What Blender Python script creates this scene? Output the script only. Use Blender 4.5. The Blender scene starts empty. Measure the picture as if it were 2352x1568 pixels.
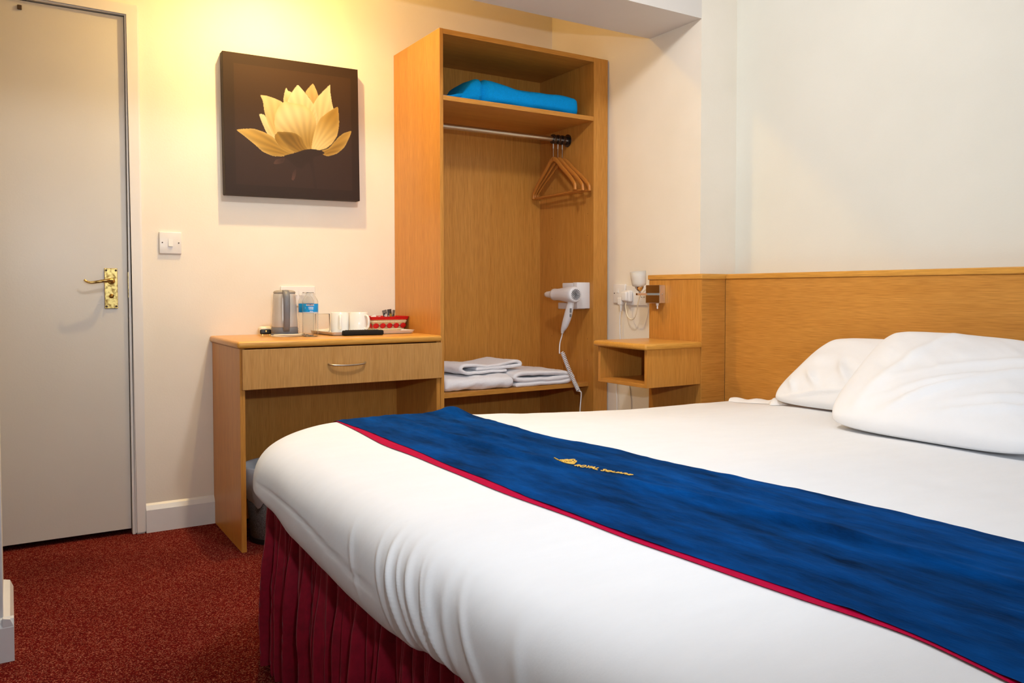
import bpy, bmesh, math, random
from math import sin, cos, pi, sqrt, exp
from mathutils import Vector, Matrix, noise
random.seed(7)
S = bpy.context.scene
COL = S.collection

# ------------------------------------------------------------------ camera, exposure, lights
cam_d = bpy.data.cameras.new('camera')
cam = bpy.data.objects.new('camera', cam_d)
COL.objects.link(cam)
F_ = Vector((0.53507028, 0.84423762, -0.03102652)); R_ = Vector((0.844634203, -0.535343542, -0.000596142)); U_ = Vector((0.01711313, 0.02588708, 0.99951838))
M_ = Matrix.Identity(4)
for i_, v_ in enumerate((R_, U_, -F_)):
    for k_ in range(3):
        M_[k_][i_] = v_[k_]
M_.translation = (0, 0, 0.9381)
cam.matrix_world = M_
cam_d.sensor_width = 36.0
cam_d.lens = 1867.08 / 2352 * 36
cam_d.shift_x = -0.01229
cam_d.shift_y = -0.02373
cam_d.clip_start = 0.02
S.camera = cam
S.view_settings.view_transform = 'Standard'
S.view_settings.look = 'None'
S.view_settings.gamma = 1
S.view_settings.use_curve_mapping = False
S.view_settings.exposure = 0.10

W = bpy.data.worlds.new('world'); S.world = W; W.use_nodes = True
W.node_tree.nodes['Background'].inputs[0].default_value = (0.75, 0.85, 1, 1)
W.node_tree.nodes['Background'].inputs[1].default_value = 1.0

def area_light(name, loc, target, sx, sy, energy, color):
    d = bpy.data.lights.new(name, 'AREA'); d.shape = 'RECTANGLE'; d.size = sx; d.size_y = sy
    d.energy = energy; d.color = color
    o = bpy.data.objects.new(name, d); COL.objects.link(o); o.location = loc
    o.rotation_euler = (Vector(target) - Vector(loc)).to_track_quat('-Z', 'Y').to_euler()
    return o
def point_light(name, loc, r, energy, color):
    d = bpy.data.lights.new(name, 'POINT'); d.shadow_soft_size = r; d.energy = energy; d.color = color
    o = bpy.data.objects.new(name, d); COL.objects.link(o); o.location = loc
    return o
# daylight through the window behind the camera, warm bulb in the lobby, ceiling lamp over the bed, camera flash
area_light('window_daylight', (0.75, -1.36, 1.55), (0.95, 2.0, 0.9), 1.9, 1.2, 9, (0.60, 0.80, 1.0))
point_light('lobby_bulb', (0.9, 3.03, 2.325), 0.02, 12, (1.0, 0.60, 0.14))
lb_ = bpy.data.lights.new('lobby_downlight', 'SPOT'); lb_.energy = 46; lb_.color = (1.0, 0.73, 0.35); lb_.shadow_soft_size = 0.02
lb_.spot_size = math.radians(156); lb_.spot_blend = 1.0
lbo = bpy.data.objects.new('lobby_downlight', lb_); COL.objects.link(lbo); lbo.location = (0.9, 3.03, 2.345)
point_light('room_bulb', (1.05, 1.70, 2.30), 0.06, 37, (1.0, 0.98, 0.96))
fl = bpy.data.lights.new('camera_flash', 'SPOT'); fl.energy = 72; fl.color = (0.88, 0.94, 1.0); fl.shadow_soft_size = 0.03
fl.spot_size = math.radians(84); fl.spot_blend = 0.9
flo = bpy.data.objects.new('camera_flash', fl); COL.objects.link(flo); flo.location = (0.13, -0.02, 1.2)
flo.rotation_euler = Vector((0.56, 0.83, -0.04)).to_track_quat('-Z', 'Y').to_euler()

# ------------------------------------------------------------------ materials
def lin(c):
    return tuple(((x/255)/12.92 if x/255 <= 0.04045 else ((x/255+0.055)/1.055)**2.4) for x in c)
def new_mat(name, rgb=None, rough=0.6, metal=0.0, spec=0.5, **kw):
    m = bpy.data.materials.new(name); m.use_nodes = True
    b = m.node_tree.nodes['Principled BSDF']
    if rgb is not None: b.inputs['Base Color'].default_value = (*rgb, 1)
    b.inputs['Roughness'].default_value = rough; b.inputs['Metallic'].default_value = metal
    b.inputs['Specular IOR Level'].default_value = spec
    for k, v in kw.items(): b.inputs[k.replace('_', ' ')].default_value = v
    return m
def N(m, t, **kw):
    n = m.node_tree.nodes.new(t)
    for k, v in kw.items():
        if k in n.inputs: n.inputs[k].default_value = v
        else: setattr(n, k, v)
    return n
def LK(m, a, b): m.node_tree.links.new(a, b)
def coords(m, scale=(1, 1, 1), kind='Object'):
    tc = N(m, 'ShaderNodeTexCoord'); mp = N(m, 'ShaderNodeMapping'); mp.inputs['Scale'].default_value = scale
    LK(m, tc.outputs[kind], mp.inputs['Vector']); return mp.outputs[0]
def ramp(m, fac, stops):
    r = N(m, 'ShaderNodeValToRGB'); e = r.color_ramp.elements
    e[0].position = stops[0][0]; e[0].color = (*stops[0][1], 1)
    e[1].position = stops[-1][0]; e[1].color = (*stops[-1][1], 1)
    for p, c in stops[1:-1]:
        q = e.new(p); q.color = (*c, 1)
    LK(m, fac, r.inputs[0]); return r.outputs[0]
def bump(m, h, strength, dist=0.001):
    b = N(m, 'ShaderNodeBump'); b.inputs['Strength'].default_value = strength; b.inputs['Distance'].default_value = dist
    LK(m, h, b.inputs['Height']); LK(m, b.outputs[0], m.node_tree.nodes['Principled BSDF'].inputs['Normal'])
def mixc(m, a, b, f=0.5, mode='MULTIPLY'):
    x = N(m, 'ShaderNodeMix', data_type='RGBA', blend_type=mode)
    x.inputs[0].default_value = f if not hasattr(f, 'links') else 0
    if hasattr(f, 'links'): LK(m, f, x.inputs[0])
    for s, k in ((a, 6), (b, 7)):
        if hasattr(s, 'links'): LK(m, s, x.inputs[k])
        else: x.inputs[k].default_value = (*s, 1)
    return x.outputs[2]
BSDF = lambda m: m.node_tree.nodes['Principled BSDF']

def wood(name, axis, dark, light, rough=0.35):
    m = new_mat(name, rough=rough, spec=0.3)
    sc = {'x': (1.1, 34, 34), 'y': (34, 1.1, 34), 'z': (34, 34, 1.1)}[axis]
    v = coords(m, sc)
    n1 = N(m, 'ShaderNodeTexNoise', Scale=1.0, Detail=6.0, Roughness=0.6, Distortion=0.6); LK(m, v, n1.inputs['Vector'])
    c = ramp(m, n1.outputs[0], [(0.2, dark), (0.5, tuple((a+b)/2 for a, b in zip(dark, light))), (0.8, light)])
    sc2 = {'x': (14, 420, 420), 'y': (420, 14, 420), 'z': (420, 420, 14)}[axis]
    n2 = N(m, 'ShaderNodeTexNoise', Scale=1.0, Detail=3.0); LK(m, coords(m, sc2), n2.inputs['Vector'])
    g = ramp(m, n2.outputs[0], [(0.32, (0.82, 0.77, 0.70)), (0.62, (1.06, 1.06, 1.06))])
    LK(m, mixc(m, c, g, 1.0), BSDF(m).inputs['Base Color'])
    bump(m, n2.outputs[0], 0.05, 0.0006)
    return m
WD = ((0.52, 0.220, 0.036), (0.62, 0.290, 0.060))
wood_z = wood('beech_vertical', 'z', *WD)
wood_x = wood('beech_along_x', 'x', *WD)
wood_y = wood('beech_along_y', 'y', *WD)
wood_lt_z = wood('pale_beech_vertical', 'z', (0.51, 0.250, 0.065), (0.60, 0.325, 0.105))
edge_x = wood('beech_edging_x', 'x', (0.62, 0.29, 0.045), (0.72, 0.37, 0.08), 0.28)
edge_y = wood('beech_edging_y', 'y', (0.62, 0.29, 0.045), (0.72, 0.37, 0.08), 0.28)
hang_wood = new_mat('hanger_wood', (0.52, 0.19, 0.03), 0.3)

def paint(name, c1, c2, scale=3, rough=0.6, bs=0.12):
    m = new_mat(name, rough=rough)
    n = N(m, 'ShaderNodeTexNoise', Scale=scale, Detail=4.0); LK(m, coords(m), n.inputs['Vector'])
    LK(m, ramp(m, n.outputs[0], [(0.35, c1), (0.65, c2)]), BSDF(m).inputs['Base Color'])
    n2 = N(m, 'ShaderNodeTexNoise', Scale=170.0, Detail=3.0); LK(m, coords(m), n2.inputs['Vector'])
    bump(m, n2.outputs[0], bs, 0.002)
    return m
wall_m = paint('cream_wall_paint', (0.83, 0.765, 0.65), (0.87, 0.805, 0.70))
cool_wall_m = paint('ivory_wall_paint', (0.735, 0.72, 0.64), (0.765, 0.75, 0.67))
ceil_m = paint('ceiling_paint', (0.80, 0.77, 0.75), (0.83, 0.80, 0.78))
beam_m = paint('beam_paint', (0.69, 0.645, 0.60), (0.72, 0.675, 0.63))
door_m = paint('door_gloss_paint', (0.60, 0.575, 0.525), (0.64, 0.615, 0.565), 1.5, 0.28, 0.10)
trim_m = paint('trim_gloss_paint', (0.76, 0.73, 0.69), (0.80, 0.77, 0.73), 2.5, 0.3, 0.03)
base_m = paint('skirting_paint', (0.74, 0.74, 0.74), (0.79, 0.79, 0.78), 9, 0.35, 0.05)

carpet_m = new_mat('red_carpet', rough=1.0, spec=0.05)
_v = N(carpet_m, 'ShaderNodeTexVoronoi', Scale=400.0); LK(carpet_m, coords(carpet_m), _v.inputs['Vector'])
_n = N(carpet_m, 'ShaderNodeTexNoise', Scale=2.2, Detail=5.0); LK(carpet_m, coords(carpet_m), _n.inputs['Vector'])
_sep = N(carpet_m, 'ShaderNodeSeparateColor'); LK(carpet_m, _v.outputs['Color'], _sep.inputs[0])
_fl = ramp(carpet_m, _sep.outputs[0], [(0.0, (0.09, 0.003, 0.003)), (0.45, (0.175, 0.009, 0.007)), (0.74, (0.23, 0.017, 0.012)), (0.82, (0.38, 0.09, 0.05)), (1.0, (0.50, 0.19, 0.12))])
_tone = ramp(carpet_m, _n.outputs[0], [(0.3, (0.70, 0.66, 0.66)), (0.7, (1.05, 1.05, 1.05))])
LK(carpet_m, mixc(carpet_m, _fl, _tone, 1.0), BSDF(carpet_m).inputs['Base Color'])
bump(carpet_m, _v.outputs['Distance'], 0.9, 0.004)

def cloth(name, rgb, sc=60, bs=0.15, rough=0.85, sheen=0.0, var=0.04, dist=0.002, aniso=(1, 1, 1)):
    m = new_mat(name, rgb, rough, spec=0.2, Sheen_Weight=sheen)
    n = N(m, 'ShaderNodeTexNoise', Scale=sc, Detail=6.0, Roughness=0.65); LK(m, coords(m, aniso), n.inputs['Vector'])
    lo = tuple(max(0, x*(1-var*2)) for x in rgb); hi = tuple(min(1, x*(1+var)) for x in rgb)
    LK(m, ramp(m, n.outputs[0], [(0.3, lo), (0.7, hi)]), BSDF(m).inputs['Base Color'])
    bump(m, n.outputs[0], bs, dist)
    return m
linen_m = cloth('white_linen', (0.82, 0.835, 0.86), 5, 0.10, 0.75, var=0.01, dist=0.01, aniso=(1.5, 5, 3))
pillow_m = cloth('white_pillowcase', (0.84, 0.845, 0.86), 7, 0.2, 0.75, var=0.01, dist=0.008)
towel_m = cloth('white_terry', (0.93, 0.91, 0.93), 260, 0.35, 1.0, 0.3, 0.03, 0.003)
blanket_m = cloth('turquoise_fleece', (0.0, 0.34, 0.90), 420, 0.7, 1.0, 0.0, 0.12, 0.002)
velvet_m = cloth('blue_velvet', (0.0, 0.040, 0.175), 2.2, 0.6, 0.9, 0.04, 0.42, 0.012, (6, 1.8, 3))
BSDF(velvet_m).inputs['Sheen Tint'].default_value = (0.05, 0.4, 1, 1); BSDF(velvet_m).inputs['Specular IOR Level'].default_value = 0.03
red_m = cloth('red_satin', (0.44, 0.0, 0.040), 80, 0.1, 0.7, var=0.05); BSDF(red_m).inputs['Specular IOR Level'].default_value = 0.05
skirt_m = cloth('crimson_valance_cloth', (0.26, 0.003, 0.018), 40, 0.2, 0.55, 0.15, 0.15)
gold_m = new_mat('gold_thread', (0.85, 0.50, 0.08), 0.5, 0.0)
brass_m = new_mat('tarnished_brass', (0.62, 0.42, 0.12), 0.3, 1.0)
_n = N(brass_m, 'ShaderNodeTexNoise', Scale=90.0, Detail=5.0); LK(brass_m, coords(brass_m), _n.inputs['Vector'])
LK(brass_m, ramp(brass_m, _n.outputs[0], [(0.35, (0.22, 0.12, 0.03)), (0.55, (0.66, 0.47, 0.16))]), BSDF(brass_m).inputs['Base Color'])
screw_m = new_mat('dark_screw', (0.08, 0.05, 0.03), 0.5, 0.6)
chrome_m = new_mat('chrome', (0.75, 0.73, 0.70), 0.08, 1.0)
satin_m = new_mat('satin_nickel', (0.55, 0.50, 0.43), 0.3, 1.0)
dkchrome_m = new_mat('dark_chrome', (0.12, 0.10, 0.09), 0.25, 0.9)
plastic_m = new_mat('white_plastic', (0.80, 0.78, 0.76), 0.3)
plastic2_m = new_mat('cool_white_plastic', (0.80, 0.79, 0.81), 0.28)
cream_m = new_mat('cream_plastic', (0.80, 0.72, 0.55), 0.35)
black_m = new_mat('black_plastic', (0.012, 0.011, 0.010), 0.45)
grey_m = new_mat('grey_plastic', (0.17, 0.175, 0.19), 0.45)
greyl_m = new_mat('warm_grey_plastic', (0.36, 0.32, 0.27), 0.4)
kettle_m = new_mat('silver_kettle_paint', (0.60, 0.57, 0.53), 0.25, 0.25)
china_m = new_mat('white_china', (0.83, 0.83, 0.82), 0.12)
glass_m = new_mat('clear_glass', (1, 1, 1), 0.02, Transmission_Weight=1.0, IOR=1.12)
pet_m = new_mat('clear_bottle_plastic', (0.96, 0.97, 0.97), 0.10, Transmission_Weight=1.0, IOR=1.22)
frost_m = new_mat('frosted_glass', (0.92, 0.88, 0.82), 0.35, Transmission_Weight=0.45, IOR=1.3)
liner_m = new_mat('translucent_bin_liner', (0.70, 0.74, 0.80), 0.35, Transmission_Weight=0.35, IOR=1.1)
label_m = new_mat('blue_label', (0.0, 0.33, 0.80), 0.35)
labelw_m = new_mat('white_print', (0.85, 0.88, 0.9), 0.5)
labelr_m = new_mat('dark_red_print', (0.12, 0.01, 0.03), 0.5)
straw_m = cloth('woven_straw', (0.68, 0.45, 0.22), 130, 0.4, 0.8, var=0.1)
strawl_m = cloth('pale_straw', (0.80, 0.66, 0.42), 130, 0.4, 0.8, var=0.1)
rib_m = cloth('red_ribbon', (0.55, 0.008, 0.006), 200, 0.2, 0.6, var=0.1)
sach_m = new_mat('dark_sachet_foil', (0.05, 0.04, 0.035), 0.3, 0.2)
sachg_m = new_mat('grey_sachet_foil', (0.20, 0.20, 0.18), 0.35, 0.3)
yel_m = new_mat('yellow_print', (0.6, 0.42, 0.05), 0.5)
paper_m = new_mat('white_paper', (0.86, 0.84, 0.80), 0.7)
remote_m = cloth('black_ribbed_rubber', (0.014, 0.013, 0.012), 900, 0.8, 0.6, var=0.3)
bin_m = new_mat('grey_mesh_metal', rough=0.5, metal=0.4)
_c = N(bin_m, 'ShaderNodeTexVoronoi', Scale=380.0); LK(bin_m, coords(bin_m), _c.inputs['Vector'])
LK(bin_m, ramp(bin_m, _c.outputs['Distance'], [(0.2, (0.30, 0.30, 0.31)), (0.6, (0.10, 0.10, 0.11))]), BSDF(bin_m).inputs['Base Color'])
canvas_m = new_mat('brown_canvas_cloth', (0.045, 0.028, 0.018), 0.7)
print_m = new_mat('lotus_print', rough=0.62, spec=0.3)
_a = N(print_m, 'ShaderNodeVertexColor'); _a.layer_name = 'ink'; LK(print_m, _a.outputs[0], BSDF(print_m).inputs['Base Color'])
_n = N(print_m, 'ShaderNodeTexNoise', Scale=900.0); LK(print_m, coords(print_m), _n.inputs['Vector']); bump(print_m, _n.outputs[0], 0.1)
dark_m = new_mat('dark_void', (0.01, 0.008, 0.006), 0.9)

# ------------------------------------------------------------------ mesh helpers (all coordinates in metres, world space)
def NB(): return bmesh.new()
def box(bm, x0, x1, y0, y1, z0, z1, bev=0.0, seg=2, mat=None):
    vs = [bm.verts.new((x, y, z)) for x in (x0, x1) for y in (y0, y1) for z in (z0, z1)]
    idx = [(0, 1, 3, 2), (4, 6, 7, 5), (0, 4, 5, 1), (2, 3, 7, 6), (0, 2, 6, 4), (1, 5, 7, 3)]
    fs = [bm.faces.new([vs[i] for i in f]) for f in idx]
    if mat is not None:
        for v in vs: v.co = mat @ v.co
    if bev > 0:
        es = list({e for f in fs for e in f.edges})
        bmesh.ops.bevel(bm, geom=es, offset=bev, segments=seg, affect='EDGES', profile=0.5)
    return bm
def sweep(bm, pts, rad, seg=10, caps=True):
    pts = [Vector(p) for p in pts]; n = len(pts)
    rad = rad if isinstance(rad, (list, tuple)) else [rad]*n
    t0 = (pts[1]-pts[0]).normalized()
    up = Vector((0, 0, 1)) if abs(t0.z) < 0.9 else Vector((1, 0, 0))
    a = t0.cross(up).normalized(); rings = []
    for i, p in enumerate(pts):
        t = (pts[min(i+1, n-1)]-pts[max(i-1, 0)]).normalized()
        a = (a - t*a.dot(t)).normalized(); b = t.cross(a)
        rx, ry = rad[i] if isinstance(rad[i], (list, tuple)) else (rad[i], rad[i])
        rings.append([bm.verts.new(p + a*cos(2*pi*k/seg)*rx + b*sin(2*pi*k/seg)*ry) for k in range(seg)])
    for r, s in zip(rings, rings[1:]):
        for k in range(seg): bm.faces.new((r[k], r[(k+1) % seg], s[(k+1) % seg], s[k]))
    if caps: bm.faces.new(rings[0][::-1]); bm.faces.new(rings[-1])
    return bm
def spline(pts, n=8):
    P = [Vector(p) for p in pts]; P = [2*P[0]-P[1]] + P + [2*P[-1]-P[-2]]; out = []
    for i in range(1, len(P)-2):
        for k in range(n):
            t = k/n; a, b, c, d = P[i-1:i+3]
            out.append(0.5*((2*b)+(c-a)*t+(2*a-5*b+4*c-d)*t*t+(3*b-3*c+d-a)*t**3))
    out.append(P[-2]); return out
def lathe(bm, prof, loc=(0, 0, 0), seg=32, mat=None, close=False):
    """prof: (radius, height) list; mat maps local (z = axis) to world."""
    L = mat if mat is not None else Matrix.Translation(loc); rings = []
    for r, h in prof:
        if r < 1e-6: rings.append([bm.verts.new(L @ Vector((0, 0, h)))])
        else: rings.append([bm.verts.new(L @ Vector((r*cos(2*pi*k/seg), r*sin(2*pi*k/seg), h))) for k in range(seg)])
    pairs = list(zip(rings, rings[1:]))
    if close: pairs.append((rings[-1], rings[0]))
    for a, b in pairs:
        for k in range(seg):
            j = (k+1) % seg
            f = [a[k % len(a)], a[j % len(a)], b[j % len(b)], b[k % len(b)]]
            u = []
            for v in f:
                if v not in u: u.append(v)
            if len(u) >= 3: bm.faces.new(u)
    return bm
def prism(bm, poly, axis, a0, a1, bev=0.0):
    """poly in the two other axes (ordered), extruded along axis."""
    def P(u, v, w):
        return {'x': (w, u, v), 'y': (u, w, v), 'z': (u, v, w)}[axis]
    A = [bm.verts.new(P(u, v, a0)) for u, v in poly]; B = [bm.verts.new(P(u, v, a1)) for u, v in poly]
    fs = [bm.faces.new(A), bm.faces.new(B[::-1])]
    for i in range(len(poly)):
        j = (i+1) % len(poly); fs.append(bm.faces.new((A[i], B[i], B[j], A[j])))
    if bev: bmesh.ops.bevel(bm, geom=list({e for f in fs for e in f.edges}), offset=bev, segments=2, affect='EDGES')
    return bm
def gridsurf(bm, rows, closed_u=False):
    V = [[bm.verts.new(p) for p in r] for r in rows]
    for a, b in zip(V, V[1:]):
        n = len(a)
        for k in range(n if closed_u else n-1):
            bm.faces.new((a[k], a[(k+1) % n], b[(k+1) % n], b[k]))
    return V
def obj(name, bm, mat, parent=None, smooth=False, loc=None):
    bmesh.ops.recalc_face_normals(bm, faces=bm.faces)
    me = bpy.data.meshes.new(name)
    if parent is not None:
        org = parent['_o'] if '_o' in parent else (0, 0, 0)
    elif loc is not None: org = loc
    else:
        xs = [v.co.x for v in bm.verts]; ys = [v.co.y for v in bm.verts]; zs = [v.co.z for v in bm.verts]
        org = ((min(xs)+max(xs))/2, (min(ys)+max(ys))/2, min(zs))
    org = Vector(org)
    for v in bm.verts: v.co -= org
    bm.to_mesh(me); bm.free()
    if smooth:
        me.polygons.foreach_set('use_smooth', [True]*len(me.polygons))
        if smooth != 'all': me.set_sharp_from_angle(angle=math.radians(38))
    me.materials.append(mat)
    o = bpy.data.objects.new(name, me); COL.objects.link(o)
    if parent is not None: o.parent = parent
    else: o.location = org
    o['_o'] = tuple(org)
    return o
def tag(o, label=None, cat=None, group=None, kind=None):
    if label: o['label'] = label
    if cat: o['category'] = cat
    if group: o['group'] = group
    if kind: o['kind'] = kind
    return o
def thing(name, label, cat, loc, group=None):
    o = bpy.data.objects.new(name, None); COL.objects.link(o); o.location = loc; o['_o'] = tuple(loc)
    o.empty_display_size = 0.05
    return tag(o, label, cat, group)
def struct(name, bm, mat, label=None, smooth=False):
    return tag(obj(name, bm, mat, smooth=smooth), label, None, None, 'structure')
def sm(a, b, x):
    t = min(1, max(0, (x-a)/(b-a))); return t*t*(3-2*t)
def nz(x, y, z=0.0): return noise.noise(Vector((x, y, z)))
def text_bm(s, size, bevel=0.0, extrude=0.0008):
    cu = bpy.data.curves.new('lettering', 'FONT'); cu.body = s; cu.size = size; cu.extrude = extrude; cu.align_x = 'LEFT'; cu.resolution_u = 3; cu.offset = bevel
    to = bpy.data.objects.new('lettering', cu); COL.objects.link(to)
    bpy.context.view_layer.update()
    me = bpy.data.meshes.new_from_object(to.evaluated_get(bpy.context.evaluated_depsgraph_get()))
    bpy.data.objects.remove(to); bm = NB(); bm.from_mesh(me); bpy.data.meshes.remove(me); return bm
def merge(bm, other):
    me = bpy.data.meshes.new('tmp'); other.to_mesh(me); other.free(); bm.from_mesh(me); bpy.data.meshes.remove(me)

# ------------------------------------------------------------------ room shell
Y1 = 3.457; YA = 3.439; XR = 2.5585; X2 = 2.3578; YN = 2.3958; ZC = 2.42; XL = -1.5; YB = -1.4
b = NB(); box(b, XL-.1, XR+.1, YB-.1, Y1+.3, -.06, 0); struct('floor', b, carpet_m, 'red carpet flecked with pink')
b = NB(); box(b, XL-.1, XR+.1, YB-.1, Y1+.3, ZC, ZC+.06); struct('ceiling', b, ceil_m)
# back wall with the door opening (x -.385 .. .3955, z 0 .. 1.997)
b = NB(); box(b, .3955, X2, Y1, Y1+.3, 0, ZC); box(b, -.385, .3955, Y1, Y1+.3, 1.997, ZC); box(b, -.6, -.385, Y1, Y1+.3, 0, ZC)
box(b, -.385, .3955, Y1+.26, Y1+.3, 0, 1.997)
struct('wall_back', b, wall_m, 'cream painted wall behind the desk and picture')
b = NB(); box(b, X2, XR+.1, YN, Y1+.1, 0, ZC); struct('wall_alcove', b, wall_m, 'cream wall pier beside the wardrobe')
b = NB(); box(b, XR, XR+.1, YB, YN, 0, ZC); struct('wall_right', b, cool_wall_m, 'ivory wall above the headboard')
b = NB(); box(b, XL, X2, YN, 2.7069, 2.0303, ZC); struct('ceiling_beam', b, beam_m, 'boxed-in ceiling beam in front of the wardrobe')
b = NB(); box(b, XL, -.028, 2.440, 2.76, 0, 2.0303); struct('wall_lobby_near', b, cool_wall_m, 'white wall end at the left edge')
b = NB(); box(b, -.7, -.6, 2.76, Y1+.1, 0, ZC); struct('wall_lobby', b, wall_m)
b = NB(); box(b, XL-.1, XL, YB, 2.438, 0, ZC); struct('wall_left', b, cool_wall_m)
# front wall with window opening
wx0, wx1, wz0, wz1 = -.25, 1.75, .92, 2.18
b = NB(); box(b, XL, wx0, YB-.1, YB, 0, ZC); box(b, wx1, XR, YB-.1, YB, 0, ZC); box(b, wx0, wx1, YB-.1, YB, 0, wz0); box(b, wx0, wx1, YB-.1, YB, wz1, ZC)
struct('wall_front', b, cool_wall_m)
b = NB()
box(b, wx0, wx1, YB-.08, YB-.04, wz0, wz0+.05); box(b, wx0, wx1, YB-.08, YB-.04, wz1-.05, wz1)
for x in (wx0, (wx0+wx1)/2-.025, wx1-.05): box(b, x, x+.05, YB-.08, YB-.04, wz0+.05, wz1-.05)
struct('window_1', b, plastic_m)
# door frame (architrave + lining) with rounded front edges
def L_frame(b, xo, xi, zo, zi, y0, y1, bev):
    prism(b, [(xi, 0), (xo, 0), (xo, zo), (-.43, zo), (-.43, zi), (xi, zi)], 'y', y0, y1, bev)
b = NB(); L_frame(b, .4365, .3985, 2.032, 1.997, YA, Y1+.001, .006); struct('trim_1', b, trim_m, 'white gloss architrave round the door', smooth=True)
b = NB(); L_frame(b, .4000, .3885, 1.999, 1.990, YA+.010, Y1+.03, .0015); f_ = struct('trim_2', b, trim_m, 'white door lining')
b = NB(); box(b, .3862, .3890, YA+.012, Y1+.01, .918, 1.015); o = obj('strike_plate', b, brass_m, f_); o['label'] = 'brass strike plate in the door lining'
b = NB()
prism(b, [(YA, 0), (YA, .088), (YA+.010, .105), (Y1, .112), (Y1, 0)], 'x', .4365, .745)
struct('baseboard_back', b, base_m, 'white skirting board between door and desk')
b = NB()
prism(b, [(2.422, 0), (2.422, .088), (2.430, .108), (2.438, .112), (2.438, 0)], 'x', XL, -.004)
prism(b, [(-.004, 0), (-.004, .088), (-.012, .108), (-.028, .112), (-.028, 0)], 'y', 2.4225, 2.76)
struct('baseboard_left', b, base_m, 'white skirting wrapping the wall end at left')
b = NB(); box(b, -.040, -.0265, 2.437, 2.450, .112, 2.03, .002)
struct('trim_3', b, base_m, 'painted corner bead of the wall end')
# door leaf
b = NB(); box(b, -.378, .3862, Y1+.006, Y1+.046, .0213, 1.9857, .0015); dr = struct('door_1', b, door_m, 'plain off-white gloss painted door'); 
b = NB(); box(b, .306, .351, Y1+.0005, Y1+.0063, .876, 1.029, .0015); hp = obj('handle_plate', b, brass_m, dr)
b = NB()
for x in (.312, .345):
    for z in (.884, 1.021): lathe(b, [(0, .0012), (.0035, .001), (.0042, 0)], mat=Matrix.Translation((x, Y1+.0005, z)) @ Matrix.Rotation(pi/2, 4, 'X'), seg=12)
obj('screws', b, screw_m, hp)['kind'] = 'stuff'
b = NB(); lathe(b, [(.0125, 0), (.0125, .008), (.010, .020), (.0095, .034), (.009, .042), (0, .044)], mat=Matrix.Translation((.329, Y1+.0005, .980)) @ Matrix.Rotation(pi/2, 4, 'X'), seg=24)
sweep(b, spline([(.331, Y1-.038, .983), (.318, Y1-.041, .9835), (.297, Y1-.042, .980), (.275, Y1-.043, .976), (.256, Y1-.043, .974), (.243, Y1-.042, .978), (.236, Y1-.040, .985)], 6),
      [(.0075-.0045*min(1, i/30), .007-.003*min(1, i/30)) for i in range(37)], 10)
obj('handle', b, brass_m, dr, 'all')
b = NB(); lathe(b, [(.0085, 0), (.008, .006), (.0045, .010), (.004, .016), (0, .017)], mat=Matrix.Translation((.329, Y1+.0005, .923)) @ Matrix.Rotation(pi/2, 4, 'X'), seg=20); obj('snib_knob', b, brass_m, dr, 'all')
b = NB(); box(b, .042, .056, Y1-.003, Y1+.007, 1.951, 1.967, .002); obj('door_stop', b, screw_m, dr)['label'] = 'small brown latch block at the top of the door'

# ------------------------------------------------------------------ light switch
def rounded_plate(b, x0, x1, z0, z1, y, t, r=.005):
    box(b, x0, x1, y-t, y, z0, z1, r, 3)
t = thing('light_switch', 'white square light switch on the wall right of the door', 'switch', (.539, Y1, 1.088))
b = NB(); rounded_plate(b, .498, .580, 1.0885, 1.1742, Y1, .009, .003); obj('plate', b, plastic_m, t, True)
b = NB(); prism(b, [(Y1-.008, 1.118), (Y1-.0135, 1.118), (Y1-.0095, 1.148), (Y1-.008, 1.148)], 'x', .531, .547); obj('rocker', b, plastic_m, t)
for x in (.509, .569):
    b = NB(); lathe(b, [(.0025, 0), (.0025, .0012), (0, .0014)], mat=Matrix.Translation((x, Y1-.009, 1.132)) @ Matrix.Rotation(pi/2, 4, 'X'), seg=12); obj('screw', b, screw_m, t)

# ------------------------------------------------------------------ canvas picture (slightly crooked)
import numpy as np
PX0, PX1, PZ0, PZ1, PD = .737, 1.3046, 1.3335, 1.905, .045
TL, TR, BR, BL = (112, 130), (1168, 258), (1178, 1297), (118, 1252)
def crom(poly, n=6):
    P = np.array(poly, float); m = len(P); out = []
    for i in range(m):
        a, bb, c, d = P[(i-1) % m], P[i], P[(i+1) % m], P[(i+2) % m]
        for k in range(n):
            q = k/n; out.append(.5*((2*bb)+(c-a)*q+(2*a-5*bb+4*c-d)*q*q+(3*bb-3*c+d-a)*q**3)*.6 + .4*(bb+(c-bb)*q))
    return np.array(out)
G = 330
u, v = np.meshgrid(np.linspace(0, 1, G), np.linspace(0, 1, G))
XX = (1-v)*((1-u)*TL[0]+u*TR[0]) + v*((1-u)*BL[0]+u*BR[0]); YY = (1-v)*((1-u)*TL[1]+u*TR[1]) + v*((1-u)*BL[1]+u*BR[1])
def inside(poly):
    ins = np.zeros(XX.shape, bool); n = len(poly)
    for i in range(n):
        x1, y1 = poly[i]; x2, y2 = poly[(i+1) % n]
        if y1 == y2: continue
        c = ((YY > y1) != (YY > y2)) & (XX < (x2-x1)*(YY-y1)/(y2-y1)+x1); ins ^= c
    return ins
def edged(poly):
    d = np.full(XX.shape, 1e9); n = len(poly)
    for i in range(n):
        x1, y1 = poly[i]; x2, y2 = poly[(i+1) % n]; L2 = (x2-x1)**2+(y2-y1)**2+1e-9
        q = np.clip(((XX-x1)*(x2-x1)+(YY-y1)*(y2-y1))/L2, 0, 1)
        d = np.minimum(d, np.hypot(XX-x1-q*(x2-x1), YY-y1-q*(y2-y1)))
    return d
img = np.zeros((G, G, 3))
top = np.array((84, 56, 30)); bot = np.array((62, 42, 36))
img[:] = top + (bot-top)*np.clip(v*1.5, 0, 1)[..., None]
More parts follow.
